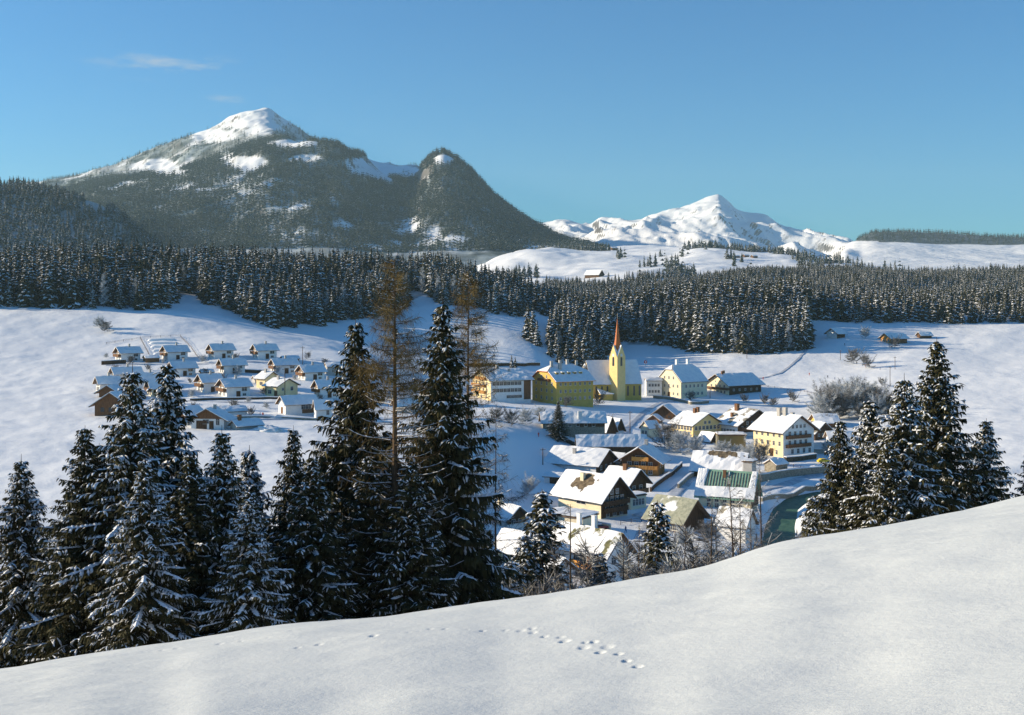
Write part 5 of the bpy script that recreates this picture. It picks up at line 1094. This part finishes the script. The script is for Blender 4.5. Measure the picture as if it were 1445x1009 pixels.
# ---------------------------------------------------------------- roads, fences, poles and small things
def ribbon(name, pts, w, mat, lift=.06, n=8, sub=3, kind='structure'):
    P = [at(px, py, D0) if not isinstance(D0, tuple) else onD(px, D0[0]) for px, py, D0 in pts]
    C_ = []
    for i in range(len(P) - 1):
        for k in range(n):
            t = k / n; p0, a, b_, p3 = P[max(i-1, 0)], P[i], P[i+1], P[min(i+2, len(P)-1)]
            C_.append(0.5 * (2*a + (b_-p0)*t + (2*p0-5*a+4*b_-p3)*t*t + (-p0+3*a-3*b_+p3)*t**3))
    C_.append(P[-1]); V = []; m = sub * 2 + 1
    for i, c in enumerate(C_):
        d = (C_[min(i+1, len(C_)-1)] - C_[max(i-1, 0)]); d.z = 0; d.normalize(); s = Vector((d.y, -d.x, 0))
        for j in range(m):
            q = c + s * (w * .5 * (j - sub) / sub); V.append((q.x, q.y, hz(q.x, q.y) + lift + .15 * (1 if 0 < j < m-1 else -1.5)))
    mb = MB(); mb.add(V, [(i*m+j, i*m+j+1, (i+1)*m+j+1, (i+1)*m+j) for i in range(len(C_)-1) for j in range(m-1)]); o = mb.build(name, mat, smooth=True); tag(o, kind=kind); return o
ribbon('village_road', [(905, 765, 220), (918, 735, 220), (935, 712, 220), (958, 690, 220), (985, 668, 220), (1010, 652, 220), (1060, 642, 260)], 5.0, PACK)
ribbon('river_road', [(1062, 694, 250), (1090, 688, 250), (1125, 678, 250), (1165, 668, 250), (1230, 662, 250), (1330, 660, 250)], 5.0, PACK)
ribbon('hill_path', [(866, 628, 300), (885, 606, 300), (905, 586, 300), (925, 572, 300), (950, 567, 300), (985, 566, 300)], 3.6, PACK)
ribbon('village_lane', [(300, 595, 250), (345, 592, 250), (400, 591, 250), (470, 592, 250), (560, 590, 250), (650, 583, 250)], 4.2, PACK)
ribbon('field_path', [(1140, 492, 560), (1120, 512, 500), (1095, 528, 480), (1060, 535, 480), (1010, 533, 480)], 3.0, PACK)
ribbon('village_street', [(150, 516, 350), (230, 514, 350), (320, 512, 350), (410, 513, 350), (470, 520, 350)], 3.6, PACK)
ribbon('village_street', [(150, 566, 300), (230, 566, 300), (300, 567, 300), (400, 568, 300), (450, 566, 300)], 3.6, PACK)

def fence(label, pts, D0=200, h=1.1, sp=3.0, mat=None, name='fence', group=None, snowy=True):
    P = [at(px, py, D0) for px, py in pts]; root = empty(name, P[0], 0, label, 'fence', group); mb = MB(); ra = MB(); sn = MB(); o = P[0]
    for a, b_ in zip(P[:-1], P[1:]):
        L = (b_ - a).length; k = max(1, int(L / sp)); pr = None
        for i in range(k + 1):
            q = a.lerp(b_, i / k); q = Vector((q.x, q.y, hz(q.x, q.y))) - o
            mb.box(q.x - .06, q.y - .06, q.z - .4, q.x + .06, q.y + .06, q.z + h)
            if pr is not None:
                for zz in (.45, .85): ra.tube([pr + Vector((0, -.07, zz * h)), q + Vector((0, -.07, zz * h))], .05, 4)
                sn.tube([pr + Vector((0, -.07, .85 * h + .09)), q + Vector((0, -.07, .85 * h + .09))], .06, 4)
            pr = q
    me = mb.build('posts', mat or WOOD, root); me['kind'] = 'stuff'; r_ = ra.build('rails', mat or WOOD, root); r_['kind'] = 'stuff'
    return root
def wall_line(label, pts, D0=200, h=1.2, t=.5, mat=None, name='wall', cat='wall'):
    P = [at(px, py, D0) if len((px, py)) == 2 else None for px, py in pts]; o = P[0]; root = empty(name, o, 0, label, cat); mb = MB(); sn = MB()
    for a, b_ in zip(P[:-1], P[1:]):
        L = (b_ - a).length; k = max(1, int(L / 4)); d = (b_ - a).normalized(); s = Vector((d.y, -d.x, 0)) * t * .5
        for i in range(k):
            q0 = a.lerp(b_, i / k); q1 = a.lerp(b_, (i + 1) / k); z0 = hz(q0.x, q0.y); z1 = hz(q1.x, q1.y); q0 = Vector((q0.x, q0.y, z0)) - o; q1 = Vector((q1.x, q1.y, z1)) - o; up = Vector((0, 0, h))
            def seg(m, b0, b1, ss):
                m.add([q0 - ss + b0, q0 + ss + b0, q1 + ss + b0, q1 - ss + b0, q0 - ss + b1, q0 + ss + b1, q1 + ss + b1, q1 - ss + b1], [(0,3,2,1),(4,5,6,7),(0,1,5,4),(1,2,6,5),(2,3,7,6),(3,0,4,7)])
            seg(mb, Vector((0, 0, -1)), up, s); seg(sn, up + Vector((0, 0, .01)), up + Vector((0, 0, .28)), s * 1.15)
    mb.build('masonry' if name == 'wall' else 'body', mat or STONE, root); sn.build('snow_cover', SNOW, root); return root
HEDGE = noisy('hedge_twigs', (0.03, 0.025, 0.015), (0.12, 0.10, 0.07), 2.0, .95, bump=.8, bscale=6)
wall_line('dark railing line along the foot of the bright white field', [(655, 517), (700, 517), (740, 517), (762, 516)], 540, 1.6, .3, WOOD, 'fence', 'fence')
wall_line('dark wall along the lane below the third row of the left village', [(268, 566), (330, 564), (380, 563), (420, 565)], 300, .7, .5, WOOD)
wall_line('low retaining wall along the lane below the long low white house', [(330, 590), (370, 590), (420, 592), (458, 594)], 280, .6, .5)
wall_line('low wall along the second row of the left village', [(330, 525), (352, 526), (376, 527)], 350, 1.2, .5, WOOD)
wall_line('dark garden wall below the first house of the top row', [(143, 515), (160, 514), (178, 513)], 350, 1.6, .5, WOOD)
wall_line('garden wall curving in front of the parsonage', [(922, 562), (950, 565), (975, 571), (1000, 569)], 400, 1.3, .6)
wall_line('thick hedge on the terrace edge beside the isolated dark spruce', [(790, 619), (803, 626), (815, 632)], 330, 1.6, 1.2, HEDGE, 'hedge', 'hedge')
wall_line('hedge in front of the hotel', [(1108, 652), (1130, 650), (1150, 647)], 300, 1.6, 1.4, HEDGE, 'hedge', 'hedge')
wall_line('dark river wall below the hotel meadow', [(1066, 681), (1095, 676), (1130, 671), (1170, 668)], 300, 2.2, .6)
wall_line('stone wall along the left side of the sloping village road', [(918, 694), (935, 680), (952, 668), (962, 658)], 260, 1.3, .5, WOOD)
wall_line('stone wall beside the green roofed house garden', [(957, 690), (968, 680), (980, 672)], 260, 1.4, .5)
wall_line('low wall in front of the arched terrace', [(800, 736), (830, 742), (862, 748)], 200, 1.2, .4, CREAM)
wall_line('bank wall along the river bend below the road', [(1074, 708), (1100, 702), (1135, 691), (1165, 686)], 290, 1.0, .8)
fence('pasture fence on the snowy meadow right of the hotel', [(1100, 656), (1130, 662), (1160, 668)], 300)
fence('wooden fence beside the shaded road below the large cream chalet', [(876, 741), (905, 736), (925, 726)], 200)
fence('garden fence below the barn with the boarded roof', [(940, 764), (975, 768), (1010, 770)], 200)
fence('fence climbing the white field from the top row of the left village', [(198, 478), (207, 495), (214, 508)], 400, 1.1, 4.0)
fence('fence on the right of the striped garden beds', [(255, 476), (270, 492), (280, 506)], 400, 1.1, 4.0)
fence('fence along the top of the striped garden beds', [(150, 486), (198, 478), (255, 475)], 400, 1.1, 4.0)
fence('fence across the pasture above the farmhouse', [(1075, 545), (1130, 552), (1160, 560)], 430, 1.1, 4.0)
# snow ridges of the garden beds
for i, y in enumerate((481, 485.5, 490, 495, 500)):
    P = [at(208 + i * 2, y, 380), at(250 + i * 3, y - .6, 380)]; mb = MB(); o = P[0]
    d = (P[1] - P[0]); k = 12; pts = []
    for j in range(k + 1): q = P[0].lerp(P[1], j / k); pts.append(Vector((q.x, q.y, hz(q.x, q.y) - .1)) - o)
    mb.tube(pts, [.25 + .75 * min(1, j, k - j) for j in range(k + 1)], 8); b_ = mb.build('snow_bed', SNOW, smooth=True); b_.location = o
    tag(b_, ('topmost', 'second', 'third', 'fourth', 'lowest')[i] + ' of the five long snow covered garden beds above the top row', 'garden bed', 'snow covered garden beds')
# poles
def pole(label, px, py, hp, D0=200, arm=True, lamp=False):
    p = at(px, py, D0); h = hp * p.y / F; root = empty('utility_pole', p, 0.3, label, 'pole'); mb = MB(); mb.tube([(0, 0, -1), (0, 0, h)], [.17, .11], 7); mb.build('post', WOOD, root)
    if arm:
        mb = MB(); mb.box(-.9, -.06, h - .7, .9, .06, h - .55); c = mb.build('crossarm', WOOD, root); mb = MB()
        for x in (-.8, -.3, .3, .8): mb.tube([(x, 0, h - .548), (x, 0, h - .3)], .05, 5)
        ins = mb.build('insulators', FRAME, c)
for a in [('wooden power pole above the right end of the second row of the left village', 427, 519, 30, 380), ('wooden power pole between the pale yellow houses and the dark spruce', 402, 561, 42, 330), ('power pole at the foot of the right wood above the farmhouse', 1054, 506, 13, 560), ('power pole on the blue slope near the right edge', 1263, 521, 18, 500), ('pole beside the hill path above the cream house', 889, 612, 32, 340), ('pole standing on the blue bank left of the long white house', 766, 656, 24, 280), ('slim pole in the alder grove', 1256, 545, 28, 420), ('pole by the terrace road left of the yellow inn', 742, 560, 18, 430), ('short pole on the snowfield beside the field path', 1002, 562, 16, 430), ('power pole on the far pasture near the thicket', 1186, 508, 14, 540), ('pole below the school gable', 1013, 640, 40, 330)]: pole(*a)
# the round red and white sign on the slope
p = at(911, 517, 480); root = empty('round_sign', p, 0, 'small red and white sign on a post on the blue slope right of the steeple', 'sign')
mb = MB(); mb.tube([(0, 0, -.5), (0, 0, 2.6)], .08, 6); mb.build('post', METAL, root)
RED = plaster('red_paint', (0.55, 0.06, 0.04)); mb = MB(); mb.tube([(0, -.02, 2.6), (0, -.10, 2.6)], .95, 20); bd = mb.build('board', RED, root); mb = MB(); mb.tube([(0, -.104, 2.6), (0, -.13, 2.6)], .45, 20); mb.build('white_disc', WHITE, bd)
# snow poles in the drifts near the lane
# cars
def car(label, p, rz, paint, snowtop=False):
    root = empty('parked_car', p, rz, label, 'car', None)
    me = MB(); prof = [(-2.05, .35), (2.05, .35), (2.1, .72), (1.95, .86), (1.05, .93), (.45, 1.38), (-1.15, 1.40), (-1.7, .98), (-2.08, .88)]
    me.prism([(x, -.78, z) for x, z in prof], (0, 1.56, 0)); me.build('body', paint, root)
    g = MB(); w_ = [(.95, .95), (.42, 1.32), (-1.1, 1.33), (-1.55, .99)]
    for y0 in (-.79, .782): g.prism([(x, y0, z) for x, z in w_], (0, .008, 0))
    g.build('window', GLASS, root)
    TY = MATS.get('tyre') or noisy('tyre', (.015, .015, .015), (.03, .03, .03), 3)
    for x in (-1.3, 1.3):
        for y in (-.74, .74): w = MB(); w.tube([(x, y - .1, .32), (x, y + .1, .32)], .32, 14); wo_ = w.build('wheel', TY, root)
    for y in (-.55, .55): w = MB(); w.tube([(2.0, y, .66), (2.1, y, .66)], .12, 10); w.build('headlight', FRAME, root)
    if snowtop: w = MB(); w.box(-1.1, -.7, 1.404, .4, .7, 1.52); w.build('snow_cover', SNOW, root)
YP = plaster('yellow_paint', (0.75, 0.55, 0.04)); BP = plaster('blue_paint', (0.16, 0.25, 0.38)); OP = plaster('orange_paint', (0.78, 0.22, 0.02)); WP = plaster('red_car_paint', (0.45, 0.10, 0.08))
car('yellow car parked on the snowy meadow right of the hotel', at(1162, 653, 280), .3, YP)
car('pale blue car with snow on its roof by the arched terrace', at(826, 752, 200), .6, BP, True)
car('reddish car parked behind the pale blue one below the large chalet', at(846, 748, 200), .4, WP, True)
# orange digger half hidden behind the near slope
p = onD(976, 190); root = empty('orange_digger', p, .5, 'orange digger half hidden behind the crest of the near slope', 'digger')
mb = MB(); mb.box(-1.3, -1.0, .75, 1.3, 1.0, 1.9); mb.build('body', OP, root); mb = MB(); mb.box(-.2, -.9, 1.904, 1.0, .5, 3.2); cb = mb.build('cab', OP, root); mb = MB(); mb.box(-.05, -.93, 2.2, .85, -.903, 3.0); mb.build('pane', GLASS, cb)
for y in (-1.1, .6): mb = MB(); mb.prism([(-1.6, y, .1), (1.6, y, .1), (1.85, y, .4), (1.6, y, .74), (-1.6, y, .74), (-1.85, y, .4)], (0, .5, 0)); mb.build('track', MATS['tyre'], root)
mb = MB(); mb.tube([(1.2, .7, 1.5), (2.6, .7, 3.6), (4.0, .7, 2.6)], [.22, .2, .15], 6); mb.build('arm', OP, root); mb = MB(); mb.prism([(3.7, .3, 2.6), (4.4, .3, 2.5), (4.5, .3, 1.8), (3.9, .3, 1.7)], (0, .8, 0)); mb.build('bucket', OP, root)
# people: one skinned body, small figures far away
def person_mesh(name, cloth, stride):
    J = [((0,0,.95),.15),((0,0,1.2),.17),((0,0,1.42),.15),((0,0,1.52),.06),((0,.01,1.66),.115),((-.1,0,.9),.12),((-.12,stride*.12,.5),.075),((-.12,stride*.2,.08),.055),((-.12,stride*.2-.14,.04),.045),((.1,0,.9),.12),((.12,-stride*.12,.5),.075),((.12,-stride*.2,.08),.055),((.12,-stride*.2-.14,.04),.045),((-.22,0,1.38),.07),((-.3,-.05,1.12),.05),((-.28,-.2,.92),.04),((.22,0,1.38),.07),((.3,.05,1.12),.05),((.28,-.1,.9),.04)]
    E = [(0,1),(1,2),(2,3),(3,4),(0,5),(5,6),(6,7),(7,8),(0,9),(9,10),(10,11),(11,12),(2,13),(13,14),(14,15),(2,16),(16,17),(17,18)]
    me = bpy.data.meshes.new('person'); me.from_pydata([j[0] for j in J], E, []); o = bpy.data.objects.new('person', me); link(o)
    sk = o.modifiers.new('skin', 'SKIN')
    for i, j in enumerate(J): me.skin_vertices[0].data[i].radius = (j[1], j[1])
    me.skin_vertices[0].data[0].use_root = True
    o.modifiers.new('sub', 'SUBSURF').levels = 1; dg = bpy.context.evaluated_depsgraph_get(); ev = o.evaluated_get(dg); out = bpy.data.meshes.new_from_object(ev); bpy.data.objects.remove(o)
    out.name = 'person'; out.materials.clear(); out.materials.append(cloth); return out
DK = plaster('dark_clothes', (0.04, 0.035, 0.04)); R2 = plaster('red_jacket', (0.40, 0.06, 0.04)); B2 = plaster('blue_jacket', (0.05, 0.08, 0.2))
PMs = [person_mesh('person', DK, 1), person_mesh('person', B2, -1), person_mesh('person', R2, .5)]
for i, (px, py, D0, lab) in enumerate([(1209, 514, 480, 'leftmost dark figure walking in line on the blue slope below the thicket'), (1217, 517, 480, 'second dark figure in the line on the blue slope'), (1221, 518, 480, 'third dark figure in the line on the blue slope'), (1227, 519, 480, 'fourth dark figure in the line on the blue slope'), (1242, 522, 480, 'lone dark figure ahead of the line on the blue slope'), (1142, 530, 440, 'dark figure standing at the upper rim of the bright snowfield'), (1168, 534, 440, 'figure on the rim of the bright snowfield nearer the grove'), (1178, 536, 440, 'figure at the rim of the bright snowfield beside the grove'), (1077, 536, 430, 'dark figure on the field path above the barn roof'), (1192, 488, 560, 'small figure below the far white farmhouse'), (367, 589, 260, 'dark figure on the lane left of the long low white house'), (371, 589, 260, 'second figure on the lane beside the first one'), (768, 596, 330, 'figure standing at the lane above the blue bank'), (1022, 556, 400, 'figure beside the farmhouse balcony gable'), (760, 617, 300, 'dark figure alone on the blue bank'), (935, 668, 270, 'figure on the shaded road below the golden chalet'), (883, 752, 200, 'figure on the snowy yard below the large cream chalet')]):
    p = at(px, py, D0); o = bpy.data.objects.new('person', PMs[i % 3]); link(o); o.location = p; o.rotation_euler = (0, 0, i * 1.1); tag(o, lab, 'person')
# heaps of cleared snow
def heap(label, px, py, r, h, D0=200):
    p = at(px, py, D0); n = 20; V = []; Fc = []
    for j in range(9):
        t = j / 8; rr = r * (1 - t) ** .6 if j < 8 else 0
        for i in range(n): a = 2*pi*i/n; k = 1 + .25 * random.uniform(-1, 1); V.append((cos(a)*rr*k*1.5, sin(a)*rr*k, h * t ** .8 * (1 + .1*random.uniform(-1,1)) - .3))
    for j in range(8):
        for i in range(n): Fc.append((j*n+i, j*n+(i+1)%n, (j+1)*n+(i+1)%n, (j+1)*n+i))
    mb = MB(); mb.add(V, Fc); o = mb.build('snow_heap', SNOW, smooth=True); o.location = p; o.rotation_euler = (0, 0, random.uniform(-.5, .5)); tag(o, label, 'snow heap')
for a in [('heap of cleared snow at the foot of the long low white house', 392, 590, 2.2, 1.3, 250), ('rounded snow heap beside the snow buried shed', 378, 607, 3.4, 1.8, 250), ('pile of snow by the shaded road corner', 905, 728, 2.0, 1.2, 200), ('snow heap by the river road bend', 1080, 700, 2.6, 1.2, 250), ('snow heap below the patchy boarded barn', 985, 760, 2.2, 1.2, 200), ('snow pile beside the golden chalet', 945, 668, 1.8, 1.1, 250), ('snow heap left of the small stone hut', 1078, 668, 2.2, 1.2, 250), ('snow heap behind the yellow car', 1150, 660, 2.0, 1.0, 250)]: heap(*a)

# ---------------------------------------------------------------- air
hm = bpy.data.materials.new('haze_air'); hm.use_nodes = True; hn = hm.node_tree; hn.nodes.clear()
pv = hn.nodes.new('ShaderNodeVolumePrincipled'); oo = hn.nodes.new('ShaderNodeOutputMaterial'); hn.links.new(pv.outputs[0], oo.inputs['Volume'])
pv.inputs['Color'].default_value = (0.60, 0.86, 0.95, 1); pv.inputs['Density'].default_value = 5e-5; pv.inputs['Anisotropy'].default_value = 0.1
mb = MB(); mb.box(-9800, -60, -60, 9800, 9400, 1150); hb = mb.build('haze', hm); tag(hb, kind='stuff')
